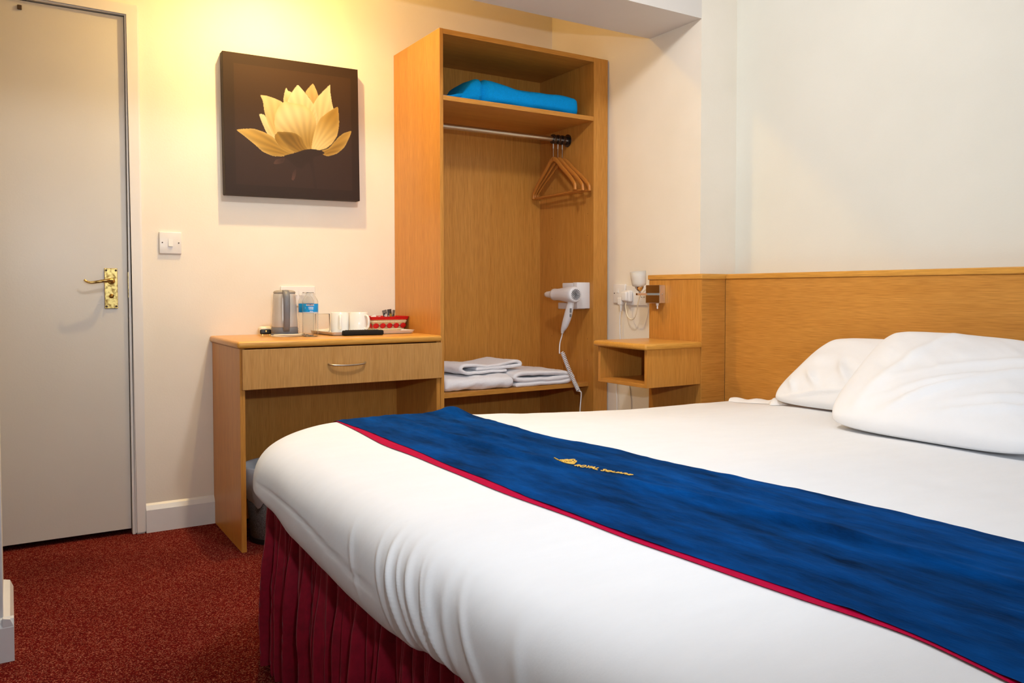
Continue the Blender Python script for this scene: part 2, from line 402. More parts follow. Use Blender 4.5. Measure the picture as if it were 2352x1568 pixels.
fr = (u < .075) | (u > .94) | (v < .075) | (v > .925)
img[fr] *= .84
def petal(pts, base, tip, cb, ct, edge=18, ce=None, stripes=.04):
    poly = crom(pts); ins = inside(poly)
    ax = np.array(tip, float)-np.array(base, float); L = np.hypot(*ax)
    q = np.clip(((XX-base[0])*ax[0]+(YY-base[1])*ax[1])/L**2, 0, 1)
    w = ((XX-base[0])*-ax[1]+(YY-base[1])*ax[0])/L
    q = q*q*(3-2*q); col = np.array(cb)*(1-q[..., None]) + np.array(ct)*q[..., None]
    col = col*(1+stripes*np.sin(w/(3+9*q)))[..., None]
    d = edged(poly); e = np.exp(-d/edge)[..., None]
    col = col*(1-e*.55) + np.array(ce if ce is not None else ct)*e*.55
    img[ins] = col[ins]
CR = (255, 240, 190); TN = (228, 190, 118); GD = (176, 138, 52)
petal([(565, 520), (568, 460), (583, 410), (600, 432), (632, 450), (650, 530)], (600, 560), (583, 410), TN, CR)
petal([(735, 445), (762, 405), (797, 373), (820, 415), (838, 465), (850, 560), (800, 545), (770, 490)], (800, 560), (797, 373), (205, 165, 100), (240, 205, 140))
petal([(835, 475), (880, 430), (935, 380), (938, 440), (950, 520), (965, 590), (950, 660), (900, 720), (820, 720), (790, 560)], (840, 760), (930, 390), (240, 210, 150), CR)
petal([(590, 530), (628, 445), (675, 385), (715, 425), (760, 480), (800, 540), (830, 650), (760, 700), (640, 600)], (720, 700), (675, 385), (250, 215, 150), (255, 242, 200))
petal([(375, 622), (415, 625), (440, 680), (485, 760), (495, 810), (440, 780), (405, 710)], (480, 800), (378, 622), (240, 205, 140), CR)
petal([(388, 470), (440, 476), (510, 500), (560, 530), (560, 600), (520, 700), (510, 770), (480, 775), (440, 690), (415, 600), (405, 520)], (500, 780), (388, 470), (225, 185, 110), (250, 225, 170), ce=(255, 230, 170))
petal([(568, 518), (640, 530), (720, 545), (780, 590), (815, 660), (828, 760), (810, 850), (780, 895), (720, 885), (640, 830), (560, 790), (505, 760), (490, 690), (497, 620), (525, 560)], (740, 900), (640, 560), (170, 130, 50), (255, 238, 190), 26, (250, 215, 140))
petal([(995, 553), (1005, 610), (1008, 690), (990, 780), (950, 840), (900, 880), (830, 900), (780, 895), (790, 810), (815, 720), (850, 650), (910, 600)], (790, 895), (990, 560), (250, 225, 160), (180, 138, 55), 16, (240, 205, 130))
petal([(207, 748), (250, 738), (330, 735), (410, 760), (480, 800), (530, 860), (590, 905), (650, 925), (560, 948), (480, 948), (400, 915), (340, 860), (270, 800)], (620, 930), (210, 748), (165, 125, 45), (215, 175, 90), 12, (250, 220, 150), .07)
petal([(1110, 745), (1090, 800), (1050, 870), (990, 920), (920, 942), (880, 935), (850, 905), (920, 880), (975, 820), (1030, 770), (1070, 752)], (860, 910), (1105, 750), (160, 120, 45), (195, 155, 75), 10, (245, 210, 130), .07)
petal([(490, 790), (515, 765), (560, 840), (610, 890), (665, 916), (600, 915), (540, 880), (500, 830)], (660, 915), (490, 790), (200, 160, 80), (170, 130, 50), 6)
petal([(510, 757), (580, 756), (650, 765), (700, 800), (725, 850), (745, 890), (710, 925), (650, 915), (600, 885), (560, 840), (525, 790)], (700, 915), (515, 757), (150, 112, 40), (120, 90, 30), 14, (205, 170, 90), .07)
petal([(560, 945), (640, 922), (720, 895), (780, 888), (860, 900), (885, 922), (830, 945), (795, 960), (802, 1060), (822, 1195), (795, 1190), (780, 1080), (755, 1000), (700, 1045), (650, 1030), (600, 985)], (700, 900), (740, 1100), (52, 34, 28), (56, 38, 34), 6, (62, 42, 36), 0)
petal([(480, 1005), (500, 975), (565, 962), (550, 1000), (495, 1012)], (550, 970), (480, 1005), (66, 45, 38), (98, 68, 58), 6, None, 0)
petal([(618, 1130), (628, 1080), (652, 1048), (650, 1100), (632, 1138)], (650, 1050), (622, 1135), (66, 45, 38), (100, 68, 60), 6, None, 0)
img = np.clip(img, 0, 255)/255
lin_img = np.where(img <= .04045, img/12.92, ((img+.055)/1.055)**2.4)
lin_img = lin_img * .62
pc = Vector(((PX0+PX1)/2, Y1-PD, (PZ0+PZ1)/2)); PR = Matrix.Translation(pc) @ Matrix.Rotation(0.0106*-1, 4, 'Y') @ Matrix.Translation(-pc)
PR = Matrix.Translation(pc) @ Matrix.Rotation(-0.0106, 4, 'Y') @ Matrix.Translation(-pc)
t = thing('canvas_picture', 'square brown canvas print of a golden lotus flower, hung above the desk', 'picture', (pc.x, Y1, PZ0))
b = NB(); box(b, PX0, PX1, Y1-PD, Y1-.001, PZ0, PZ1, .003, 2, PR); obj('canvas', b, canvas_m, t)
me = bpy.data.meshes.new('print')
vx = PX0+.001 + u*(PX1-PX0-.002); vz = PZ1-.001 - v*(PZ1-PZ0-.002)
co = np.stack([vx, np.full_like(vx, Y1-PD-.0006), vz], -1).reshape(-1, 3)
co = np.array([tuple(PR @ Vector(p)) for p in co]) - np.array(t['_o'])
ii = np.arange(G*G).reshape(G, G)
fa = np.stack([ii[:-1, :-1], ii[1:, :-1], ii[1:, 1:], ii[:-1, 1:]], -1).reshape(-1, 4)
me.from_pydata(co.tolist(), [], fa.tolist())
ca = me.color_attributes.new('ink', 'FLOAT_COLOR', 'POINT')
ca.data.foreach_set('color', np.concatenate([lin_img.reshape(-1, 3), np.ones((G*G, 1))], 1).astype(np.float32).ravel())
me.materials.append(print_m)
o = bpy.data.objects.new('print', me); COL.objects.link(o); o.parent = t; o['label'] = 'golden lotus flower print on brown'

# ------------------------------------------------------------------ desk
YF = 2.9914; ZD = .762
t = thing('desk', 'light beech dressing desk with one drawer, below the picture', 'desk', (1.09, 3.2, 0))
b = NB(); prism(b, [(.6912, YF), (.6912, Y1-.002), (.709, Y1-.002), (.709, YF)], 'z', 0, .735, .001); obj('side_panel', b, wood_z, t)
b = NB(); prism(b, [(1.470, YF), (1.470, Y1-.002), (1.487, Y1-.002), (1.487, YF)], 'z', 0, .735, .001); obj('side_panel', b, wood_z, t)
b = NB(); box(b, .709, 1.470, 3.400, 3.416, .01, .735); obj('back_panel', b, wood_z, t)
b = NB()
box(b, .680, 1.4875, 2.972, Y1-.002, .7365, ZD, .010, 4); obj('desktop', b, edge_x, t, True)
b = NB(); box(b, .697, 1.487, 2.9735, 2.9905, .588, .7325, .0015); box(b, .715, 1.465, 2.9905, 3.36, .60, .70)
d_ = obj('drawer', b, wood_lt_z, t)
b = NB(); hx0, hx1 = 1.012, 1.154
sweep(b, spline([(hx0, 2.974, .668), (hx0+.004, 2.962, .666), (hx0+.02, 2.953, .664), ((hx0+hx1)/2, 2.947, .662), (hx1-.02, 2.953, .664), (hx1-.004, 2.962, .666), (hx1, 2.974, .668)], 8), [(.0050, .0032)]*49, 10)
obj('handle', b, satin_m, d_, 'all')

# ------------------------------------------------------------------ wardrobe
t = thing('open_wardrobe', 'tall open beech wardrobe unit with shelves between desk and bedside', 'wardrobe', (1.92, 3.2, 0))
b = NB(); box(b, 1.4889, 1.5049, YF, Y1-.002, 0, 2.0072, .0008); obj('side_panel', b, wood_z, t)
b = NB(); box(b, 2.2707, 2.286, YF+.002, Y1-.002, 0, 1.9865, .0008); obj('side_panel', b, wood_z, t)
b = NB(); box(b, 2.2705, 2.3511, YF-.001, YF+.016, 0, 2.006, .001); obj('filler_strip', b, wood_z, t)
b = NB(); box(b, 1.505, 2.286, YF+.0005, Y1-.003, 1.9865, 2.0068, .0008); obj('top_panel', b, wood_x, t)
b = NB(); box(b, 1.505, 2.2707, 3.4365, 3.4425, .01, 1.9865); obj('back_panel', b, wood_z, t)
b = NB(); box(b, 1.505, 2.2707, YF+.0005, 3.4362, 1.7195, 1.739, .0008); obj('shelf', b, wood_x, t)
b = NB(); prism(b, [(1.505, YF+.004), (1.505, 3.436), (2.2705, 3.436), (2.2705, YF+.036)], 'z', .4995, .5188, .001); obj('shelf', b, wood_x, t)
b = NB(); sweep(b, [(1.506, 3.195, 1.660), (2.262, 3.195, 1.660)], .0125, 20); obj('hanging_rail', b, satin_m, t, True)
for x in (1.506, 2.258):
    b = NB(); lathe(b, [(0, 0), (.030, 0), (.030, .004), (.021, .006), (.021, .012), (.0126, .012)], mat=Matrix.Translation((x if x < 2 else 2.2705, 3.195, 1.660)) @ Matrix.Rotation(pi/2 if x < 2 else -pi/2, 4, 'Y'), seg=28)
    obj('rail_socket', b, dkchrome_m, t, True)
b = NB()
for z in (1.30, 1.20, .96, .72, .62, 1.45):
    lathe(b, [(0, .0004), (.0017, .0004), (.0017, 0)], mat=Matrix.Translation((2.2705, 3.035, z)) @ Matrix.Rotation(-pi/2, 4, 'Y'), seg=8)
    lathe(b, [(0, .0004), (.0017, .0004), (.0017, 0)], mat=Matrix.Translation((2.2705, 3.33, z)) @ Matrix.Rotation(-pi/2, 4, 'Y'), seg=8)
o = obj('peg_holes', b, dark_m, t); o['kind'] = 'stuff'

# hangers: captive ring on the rail, ball pin, wooden shoulders
def hanger(x, yaw, lab, bar=True, s=1.0):
    t = thing('coat_hanger', lab, 'hanger', (x, 3.195, 1.36), 'wooden hangers on the wardrobe rail')
    b = NB(); lathe(b, [(.0135, -.006), (.022, -.006), (.0235, 0), (.022, .006), (.0135, .006)], mat=Matrix.Translation((x, 3.195, 1.660)) @ Matrix.Rotation(pi/2, 4, 'Y'), seg=24, close=True)
    obj('ring', b, dkchrome_m, t, True)
    b = NB(); sweep(b, [(x, 3.195, 1.639), (x, 3.195, 1.615)], .0045, 10); sweep(b, [(x, 3.195, 1.616), (x, 3.195, 1.570)], .002, 8)
    obj('pin', b, chrome_m, t, True)
    M = Matrix.Translation((x, 3.195, 0)) @ Matrix.Rotation(yaw, 4, 'Z')
    for sgn in (-1, 1):
        b = NB(); pts = [M @ Vector(p) for p in [(0, 0, 1.566), (sgn*.030*s, 0, 1.556), (sgn*.085*s, 0, 1.515), (sgn*.150*s, 0, 1.470), (sgn*.190*s, 0, 1.436), (sgn*.203*s, 0, 1.422), (sgn*.207*s, 0, 1.398)]]
        sweep(b, spline(pts, 5), [(.0065, .0125-.004*min(1, i/28)) for i in range(31)], 10); obj('shoulder', b, hang_wood, t, 'all')
    if bar:
        b = NB(); sweep(b, [M @ Vector((-.200*s, 0, 1.402)), M @ Vector((.202*s, 0, 1.402))], .006, 10); obj('trouser_bar', b, hang_wood, t, True)
hanger(2.186, 1.47, 'leftmost of three wooden coat hangers, without a trouser bar', False, 1.0)
hanger(2.212, 1.545, 'middle wooden coat hanger of three, with trouser bar', True, 1.0)
hanger(2.238, 1.60, 'rightmost wooden coat hanger of three, against the wardrobe side', True, 1.0)

# ------------------------------------------------------------------ folded cloth helper
def smoothpoly(p, n=6):
    return spline([Vector((a, c, 0)) for a, c in p], n)
def folded(path, th, y0, y1, mapf, seed=0, ny=40, amp=.003, n=6, endr=1.0):
    """thick ribbon along path (s,z plane) extruded along y; rounded ends; returns bmesh"""
    P = smoothpoly(path, n); m = len(P); loop = []
    T = [(P[min(i+1, m-1)]-P[max(i-1, 0)]).normalized() for i in range(m)]
    for i in range(m): loop.append((P[i] + Vector((-T[i].y, T[i].x, 0))*th/2))
    for k in range(1, 6):
        a = k*pi/6; nn = Vector((-T[-1].y, T[-1].x, 0)); loop.append(P[-1] + nn*cos(a)*th/2 + T[-1]*sin(a)*th/2)
    for i in range(m-1, -1, -1): loop.append((P[i] - Vector((-T[i].y, T[i].x, 0))*th/2))
    for k in range(1, 6):
        a = k*pi/6; nn = -Vector((-T[0].y, T[0].x, 0)); loop.append(P[0] + nn*cos(a)*th/2 - T[0]*sin(a)*th/2)
    L = len(loop); c = sum(loop, Vector())/L; rows = []
    mids = [None]*L
    for i in range(m): mids[i] = P[i]; mids[m+5+(m-1-i)] = P[i]
    for k in range(5): mids[m+k] = P[-1]; mids[2*m+5+k] = P[0]
    er = th/2*endr
    ys = []
    for k in range(7): ys.append((y0 + er*(1-cos(k*pi/12)), sin(k*pi/12)))
    for k in range(1, ny): ys.append((y0+er + (y1-y0-2*er)*k/ny, 1))
    for k in range(6, -1, -1): ys.append((y1 - er*(1-cos(k*pi/12)), sin(k*pi/12)))
    b = NB()
    for y, f in ys:
        f = max(f, .12); row = []
        for i, p in enumerate(loop):
            q = mids[i] + (p-mids[i])*f
            d = nz(q.x*22+seed, y*22, q.y*30)*amp + nz(q.x*70+seed, y*70, q.y*70)*amp*.35
            row.append(mapf(q.x+d, y+d*.6, max(q.y + d, .0008)))
        rows.append(row)
    V = gridsurf(b, rows, True); b.faces.new(V[0][::-1]); b.faces.new(V[-1]); return b
ZS = .5192
mp = lambda ox, oy, oz, a=0.0: (lambda s, y, z: (ox + s*cos(a) - y*sin(a), oy + s*sin(a) + y*cos(a), oz + z))
TG = 'white towels on the lower wardrobe shelf'
b = folded([(.33, .0155), (.18, .0145), (.045, .0150), (.016, .0290), (.045, .0430), (.18, .0440), (.33, .0420)], .029, 0, .325, lambda q, e, z: (1.530+e+.01*q, 3.022+q-.04*e, ZS+z), 1, amp=.005)
tag(obj('bath_towel', b, towel_m, smooth='all'), 'large folded white towel at the left, under the small one', 'towel', TG)
b = folded([(.235, .012), (.12, .014), (.03, .013), (-.004, .026), (-.012, .046), (.004, .060), (.05, .058), (.13, .046), (.20, .050), (.275, .062), (.312, .060), (.325, .048), (.31, .038), (.22, .034), (.08, .034)], .020, 0, .22, (lambda q, e, z: (1.628+q*.987-e*.16, 3.05+q*.16+e*.987, ZS+.0615+z*.72)), 2, amp=.003)
tag(obj('hand_towel', b, towel_m, smooth='all'), 'small folded white towel lying on top of the other two', 'towel', TG)
b = folded([(.00, .009), (.12, .010), (.26, .011), (.285, .026), (.27, .030), (.14, .027), (.02, .030), (-.012, .043), (.01, .056), (.10, .057), (.2, .052), (.28, .045), (.300, .030), (.288, .020)], .020, 0, .30, mp(1.882, 3.022, ZS, .0), 3, amp=.003)
tag(obj('bath_towel', b, towel_m, smooth='all'), 'folded white towel at the right behind the coiled cord', 'towel', TG)

# ------------------------------------------------------------------ turquoise blanket on the top shelf
b = NB(); rows = []
nL = 60
for i in range(nL+1):
    s = i/nL; x = 1.60 + s*.62
    end = min(1, (s/.10))**.5 if s < .10 else (max(0.02, 1-((s-.95)/.05)**2)**.5 if s > .95 else 1)
    hz = (.108 - .028*s + .006*sin(s*9)) * (end*.75+.25) * (.25+.75*sm(-.02, .16, s))
    yc = 3.155; hw = .135*(end*.4+.6)*(.80+.2*sm(0, .3, s)); row = []
    for k in range(40):
        a = 2*pi*k/40; cx = abs(cos(a))**.42*(1 if cos(a) > 0 else -1); cz = abs(sin(a))**.5*(1 if sin(a) > 0 else -1)
        d = nz(x*14, cx*2, cz*2)*.005 - .016*exp(-((s-.19)/.014)**2)*(1 if cx < .3 else 0)
        row.append((x - .04*cz*(1-s)*0, yc + cx*(hw+d), 1.7398 + hz/2 + cz*(hz/2 + d*.8)))
    rows.append(row)
V = gridsurf(b, rows, True); b.faces.new(V[0][::-1]); b.faces.new(V[-1])
for v in b.verts: v.co.z = max(v.co.z, 1.7395)
bl = thing('folded_blanket', 'bright turquoise folded blanket on the top wardrobe shelf', 'blanket', (1.9, 3.15, 1.739))
obj('blanket_body', b, blanket_m, bl, 'all')
b = folded([(-.085, .009), (-.03, .018), (.03, .036), (.085, .062), (.115, .086), (.128, .094)], .014, 0, .17, mp(1.615, 3.06, 1.7402, .05), 9, amp=.004, endr=.6)
for v in b.verts: v.co.z = max(v.co.z, 1.7396)
obj('folded_end', b, blanket_m, bl, 'all')

# ------------------------------------------------------------------ hair dryer and holder on the wardrobe side
t = thing('dryer_holder', 'white plastic hair dryer bracket on the wardrobe side panel', 'holder', (2.27, 3.08, .86))
b = NB(); box(b, 2.196, 2.2703, 3.016, 3.05, .861, .982, .003, 3); obj('front_block', b, plastic2_m, t, True)
b = NB(); box(b, 2.196, 2.2703, 3.05, 3.135, .957, .980, .004, 3); obj('upper_arm', b, plastic2_m, t, True)
b = NB(); box(b, 2.196, 2.2703, 3.05, 3.17, .858, .888, .004, 3); obj('lower_arm', b, plastic2_m, t, True)
b = NB(); box(b, 2.255, 2.2703, 3.05, 3.165, .862, .978, .002); obj('back_plate', b, plastic2_m, t, True)
t = thing('hair_dryer', 'white hair dryer hanging in its bracket, nozzle pointing left', 'hair dryer', (2.155, 3.05, .75))
M = Matrix.Translation((2.158, 2.972, .926)) @ Matrix.Rotation(-pi/2, 4, 'X')
b = NB(); lathe(b, [(0, .004), (.020, .002), (.0305, 0), (.035, .006), (.037, .02), (.036, .05), (.032, .09), (.028, .125), (.0265, .152), (.0275, .160), (.0275, .172), (.021, .176), (0, .176)], mat=M, seg=40); obj('barrel', b, plastic2_m, t, 'all')
b = NB(); rows = []
for i in range(13):
    s = i/12; h = .170 + s*.075; rx = .021 - .009*s; rz = .019 - .006*s + .0
    if s > .85: rx *= .8; rz *= .8
    rows.append([M @ Vector((rx*cos(2*pi*k/20), rz*sin(2*pi*k/20), h)) for k in range(20)])
V = gridsurf(b, rows, True); b.faces.new(V[-1]); obj('nozzle', b, plastic2_m, t, 'all')
b = NB(); random.seed(3)
for r, n in ((.0045, 5), (.0105, 10), (.0165, 15), (.0225, 19)):
    for k in range(n):
        a = 2*pi*k/n + r*90
        Q = M @ Matrix.Translation((r*cos(a), r*sin(a), -.0012+(r/.03)**2*.0)) @ Matrix.Rotation(a+.5, 4, 'Z')
        box(b, -.0026, .0026, -.0010, .0010, .0005, .0035, 0, 2, Q)
o = obj('intake_slots', b, black_m, t); o['label'] = 'ring of black intake slots'; o['kind'] = 'stuff'
b = NB(); hp_ = [(2.158, 3.012, .908), (2.157, 3.012, .885), (2.155, 3.022, .850), (2.154, 3.036, .815), (2.153, 3.052, .785), (2.152, 3.066, .762), (2.152, 3.071, .748)]
sweep(b, spline(hp_, 6), [(.0165+.006*exp(-((i-15)/9)**2) - .011*sm(22, 36, i), .0135+.002*exp(-((i-15)/9)**2) - .007*sm(22, 36, i)) for i in range(37)], 18); hn = obj('handle', b, plastic2_m, t, 'all')
b = NB(); box(b, 2.140, 2.146, 2.988, 2.996, .845, .864, .001, 1, None); box(b, 2.1405, 2.1465, 2.990, 2.997, .825, .838, .001); obj('switch', b, grey_m, hn)
# cord: straight, coil, straight
b = NB(); sweep(b, spline([(2.152, 3.071, .750), (2.152, 3.074, .735), (2.145, 3.080, .70), (2.130, 3.062, .664), (2.128, 3.058, .655)], 8), .0028, 8)
A = Vector((2.135, 3.045, .662)); K = [A, Vector((2.145, 3.018, .600)), Vector((2.154, 2.985, .540)), Vector((2.160, 2.955, .492))]
ax = spline(K, 20); pts = []; turns = 26; n = turns*14
for i in range(n+1):
    s = i/n*(len(ax)-1); j = min(int(s), len(ax)-2); p = ax[j].lerp(ax[j+1], s-j); tt = (ax[j+1]-ax[j]).normalized()
    e1 = tt.cross(Vector((1, 0, 0))).normalized(); e2 = tt.cross(e1); a = 2*pi*turns*i/n
    pts.append(p + (e1*cos(a)+e2*sin(a))*.0075)
sweep(b, pts, .0026, 7)
sweep(b, spline([(2.160, 2.952, .492), (2.166, 2.944, .488), (2.168, 2.945, .47), (2.165, 2.948, .42), (2.163, 2.950, .36), (2.163, 2.95, .25)], 8), .0028, 8)
obj('coiled_cord', b, plastic2_m, t, 'all')

# ------------------------------------------------------------------ headboard
t = thing('headboard', 'wide beech headboard panelling behind the bed and bedside shelf', 'headboard', (2.47, 1.2, 0))
b = NB(); box(b, 2.34, 2.3568, 2.3685, 2.684, 0, .989, .0008); obj('side_panel', b, wood_z, t)
b = NB(); box(b, 2.341, 2.472, 2.368, 2.3945, 0, .989, .0008); obj('return_panel', b, wood_x, t)
b = NB(); box(b, 2.4722, 2.488, .10, 2.3675, 0, .989, .0008); obj('main_panel', b, wood_y, t)
b = NB(); box(b, 2.335, 2.3568, 2.363, 2.690, .9895, 1.0105, .004, 3); obj('capping', b, edge_y, t, True)
b = NB(); box(b, 2.3355, 2.5575, 2.3625, 2.3945, .9892, 1.0107, .003, 3); obj('capping', b, edge_x, t, True)
b = NB(); box(b, 2.4665, 2.5575, .10, 2.3620, .9895, 1.0105, .004, 3); obj('capping', b, edge_y, t, True)

# ------------------------------------------------------------------ bedside shelf box
t = thing('bedside_shelf', 'beech floating bedside box shelf fixed to the headboard panel', 'bedside table', (2.2, 2.53, .568))
b = NB(); box(b, 2.040, 2.3395, 2.360, 2.690, .7145, .7385, .009, 4); obj('top', b, edge_x, t, True)
b = NB(); box(b, 2.0589, 2.3395, 2.3736, 2.3885, .5677, .7143, .001); obj('side_panel', b, wood_z, t)
b = NB(); box(b, 2.0589, 2.3395, 2.664, 2.679, .5677, .7143, .001); obj('side_panel', b, wood_z, t)
b = NB(); box(b, 2.0589, 2.3395, 2.3886, 2.6639, .5677, .5827, .001); obj('bottom', b, wood_y, t)
b = NB(); box(b, 2.325, 2.3395, 2.3886, 2.6639, .5828, .7143); obj('back_panel', b, wood_z, t)

# ------------------------------------------------------------------ sockets, plugs, cables beside the bed
def socket_plate_x(b, y0, y1, z0, z1, x=X2): box(b, x-.010, x, y0, y1, z0, z1, .003, 3)
def rotx(x, y, z): return Matrix.Translation((x, y, z)) @ Matrix.Rotation(-pi/2, 4, 'Y')
t = thing('wall_socket', 'white single switched wall socket next to the wardrobe', 'socket', (X2, 2.88, .884))
b = NB(); socket_plate_x(b, 2.858, 2.944, .886, .973); obj('plate', b, plastic_m, t, True)
b = NB(); prism(b, [(X2-.009, .935), (X2-.0135, .935), (X2-.010, .957), (X2-.009, .957)], 'y', 2.905, 2.918); obj('rocker', b, plastic_m, t)
for y in (2.869, 2.934):
    b = NB(); lathe(b, [(.0025, 0), (.0025, .0012), (0, .0014)], mat=rotx(X2-.010, y, .932), seg=10)
    obj('screw', b, screw_m, t)
t = thing('wall_socket', 'white double wall socket partly hidden behind the wall lamp', 'socket', (X2, 2.79, .877))
b = NB(); socket_plate_x(b, 2.708, 2.852, .878, .966); obj('plate', b, plastic_m, t, True)
b = NB()
for y, z in ((2.745, .915), (2.727, .915), (2.736, .938)): lathe(b, [(.0022, 0), (.0022, .0008), (0, .001)], mat=rotx(X2-.010, y, z), seg=8)
obj('pin_hole', b, dark_m, t)
t = thing('power_plug', 'cream plug in the bedside socket with cable looping right', 'plug', (X2, 2.825, .90))
b = NB(); box(b, X2-.034, X2-.0105, 2.800, 2.848, .893, .945, .008, 4); box(b, X2-.048, X2-.030, 2.806, 2.843, .896, .940, .008, 4); obj('plug_body', b, plastic_m, t, True)
b = NB(); sweep(b, spline([(2.325, 2.822, .893), (2.322, 2.822, .872), (2.320, 2.808, .835), (2.318, 2.785, .818), (2.314, 2.755, .822), (2.312, 2.735, .850), (2.310, 2.722, .89), (2.315, 2.712, .925), (2.330, 2.702, .945), (2.345, 2.697, .95)], 8), .0028, 8); obj('cable', b, cream_m, t, 'all')
t = thing('power_plug', 'white plug with cable hanging straight down behind the bedside shelf', 'plug', (X2, 2.88, .87))
b = NB(); box(b, X2-.03, X2-.0105, 2.862, 2.892, .878, .914, .006, 3); sweep(b, [(2.338, 2.873, .884), (2.338, 2.874, .865), (2.338, 2.876, .850)], [.009, .006, .004], 12); obj('plug_body', b, plastic_m, t, True)
b = NB(); sweep(b, spline([(2.338, 2.876, .858), (2.338, 2.882, .82), (2.340, 2.884, .76), (2.342, 2.882, .70), (2.345, 2.89, .60), (2.346, 2.905, .54), (2.346, 2.915, .49), (2.346, 2.91, .40), (2.346, 2.9, .02)], 8), .0026, 8); obj('cable', b, plastic_m, t, 'all')
b = NB(); sweep(b, spline([(2.353, 2.838, .67), (2.354, 2.840, .60), (2.353, 2.832, .54), (2.353, 2.822, .48), (2.353, 2.815, .40), (2.353, 2.81, .02)], 8), .0016, 6)
tag(obj('thin_cable', b, greyl_m, smooth='all'), 'thin dark cable running down the wall below the bedside shelf', 'cable')

# ------------------------------------------------------------------ wall lamp
t = thing('wall_lamp', 'chrome wall lamp with upturned frosted glass shade on the headboard panel', 'lamp', (2.325, 2.63, .89))
b = NB(); box(b, 2.308, 2.3395, 2.582, 2.670, .890, .967, .0012); obj('backplate', b, chrome_m, t)
b = NB(); box(b, 2.222, 2.3095, 2.622, 2.634, .9235, .9330, .0008); obj('arm', b, chrome_m, t)
b = NB(); LM = Matrix.Translation((2.240, 2.628, .932)) @ Matrix.Rotation(.10, 4, Vector((0.5, 1, 0)))
LM = Matrix.Translation((2.240, 2.628, .932)) @ Matrix.Rotation(-.13, 4, 'Y')
lathe(b, [(0, 0), (.005, 0), (.005, .008), (.009, .011), (.017, .022), (.019, .029), (.018, .030), (0, .030)], mat=LM, seg=28); obj('cup', b, chrome_m, t, True)
b = NB(); prof = [(.004, .031), (.022, .031), (.0285, .034), (.0305, .045), (.0325, .068), (.0340, .092)]; prof += [(r-.0022, h) for r, h in prof[::-1][:-1]]
lathe(b, prof, mat=LM, seg=36, close=False); sh = obj('shade', b, frost_m, t, 'all'); sh['label'] = 'frosted glass tumbler shade'
b = NB(); lathe(b, [(.0062, 0), (.0062, .010), (.0035, .011), (.003, .020), (.0035, .024), (0, .025)], mat=Matrix.Translation((2.323, 2.612, .8905)) @ Matrix.Rotation(pi, 4, 'X'), seg=16); obj('push_switch', b, plastic_m, t, True)
b = NB(); lathe(b, [(.004, 0), (.003, .003), (0, .004)], mat=Matrix.Translation((2.325, 2.582, .928)) @ Matrix.Rotation(pi/2, 4, 'X'), seg=14); obj('screw_head', b, chrome_m, t, True)

# ------------------------------------------------------------------ things on the desk
def rounded_sq(r, n=28, p=3.0, sx=1, sy=1):
    out = []
    for k in range(n):
        a = 2*pi*k/n; c, s = cos(a), sin(a); q = (abs(c)**p+abs(s)**p)**(-1/p); out.append((r*q*c*sx, r*q*s*sy))
    return out
kx, ky = .928, 3.255; VD = Vector((kx, ky, 0)).normalized(); KA = math.atan2(-VD.y, -VD.x)   # handle turned towards the bed
t = thing('kettle', 'grey and silver electric kettle with dark grey handle on the desk', 'kettle', (kx, ky, ZD))
KM = Matrix.Translation((kx, ky, ZD)) @ Matrix.Rotation(KA+.12, 4, 'Z')
def ring_stack(prof, n=32, p=2.4):
    b = NB(); rows = [[KM @ Vector((x, y, h)) for x, y in rounded_sq(r, n, p)] for r, h in prof]
    V = gridsurf(b, rows, True); b.faces.new(V[0][::-1]); b.faces.new(V[-1]); return b
obj('base', ring_stack([(.050, .0005), (.053, .003), (.053, .010), (.0515, .012)]), grey_m, t, True)
obj('foot_band', ring_stack([(.0505, .0122), (.0515, .014), (.0510, .034), (.0495, .0365)]), grey_m, t, True)
obj('body', ring_stack([(.0495, .0366), (.0505, .040), (.0485, .07), (.0465, .11), (.0440, .150), (.0425, .168), (.0400, .172)]), kettle_m, t, 'all')
obj('lid', ring_stack([(.0425, .1722), (.0430, .174), (.0400, .180), (.030, .1835), (.012, .185)]), greyl_m, t, 'all')
b = NB(); rows = []
for px_, pz_, w_, h_ in [(.030, .182, .013, .004), (.046, .181, .012, .006), (.062, .174, .0125, .007), (.070, .158, .0128, .007), (.072, .13, .0128, .007), (.071, .10, .0128, .0065), (.068, .07, .0125, .0065), (.062, .042, .0125, .006), (.056, .024, .012, .005), (.050, .020, .011, .004)]:
    rows.append([KM @ Vector((px_ + h_*cos(2*pi*k/14), w_*sin(2*pi*k/14), pz_ + (h_*.6*cos(2*pi*k/14) if px_ < .06 else 0))) for k in range(14)])
V = gridsurf(b, rows, True); b.faces.new(V[0][::-1]); b.faces.new(V[-1]); obj('handle', b, grey_m, t, 'all')
b = NB(); box(b, -.002, .002, -.044, -.042, .052, .058, 0, 2, KM @ Matrix.Rotation(.2, 4, 'Z')); obj('indicator', b, dark_m, t)
b = NB(); z0 = ZD+.003
sweep(b, spline([(.895, 3.335, z0+.005), (.905, 3.30, z0), (.872, 3.245, z0), (.885, 3.205, z0), (.93, 3.192, z0), (.975, 3.205, z0), (.992, 3.235, z0), (.985, 3.275, z0)], 8), .003, 8)
sweep(b, spline([(.985, 3.275, z0), (.994, 3.24, z0+.005), (.985, 3.20, z0+.006), (.94, 3.188, z0+.005), (.90, 3.195, z0+.006), (.875, 3.22, z0+.004)], 8), .003, 8)
obj('power_cord', b, cream_m, t, 'all')
t = thing('mains_plug', 'cream three-pin plug with black base lying at the left of the kettle', 'plug', (.872, 3.35, ZD))
PM = Matrix.Translation((.872, 3.335, ZD+.004)) @ Matrix.Rotation(-.15, 4, 'Z')
b = NB(); box(b, -.026, .026, -.010, .022, .004, .034, .012, 4, PM); obj('plug_cover', b, cream_m, t, True)
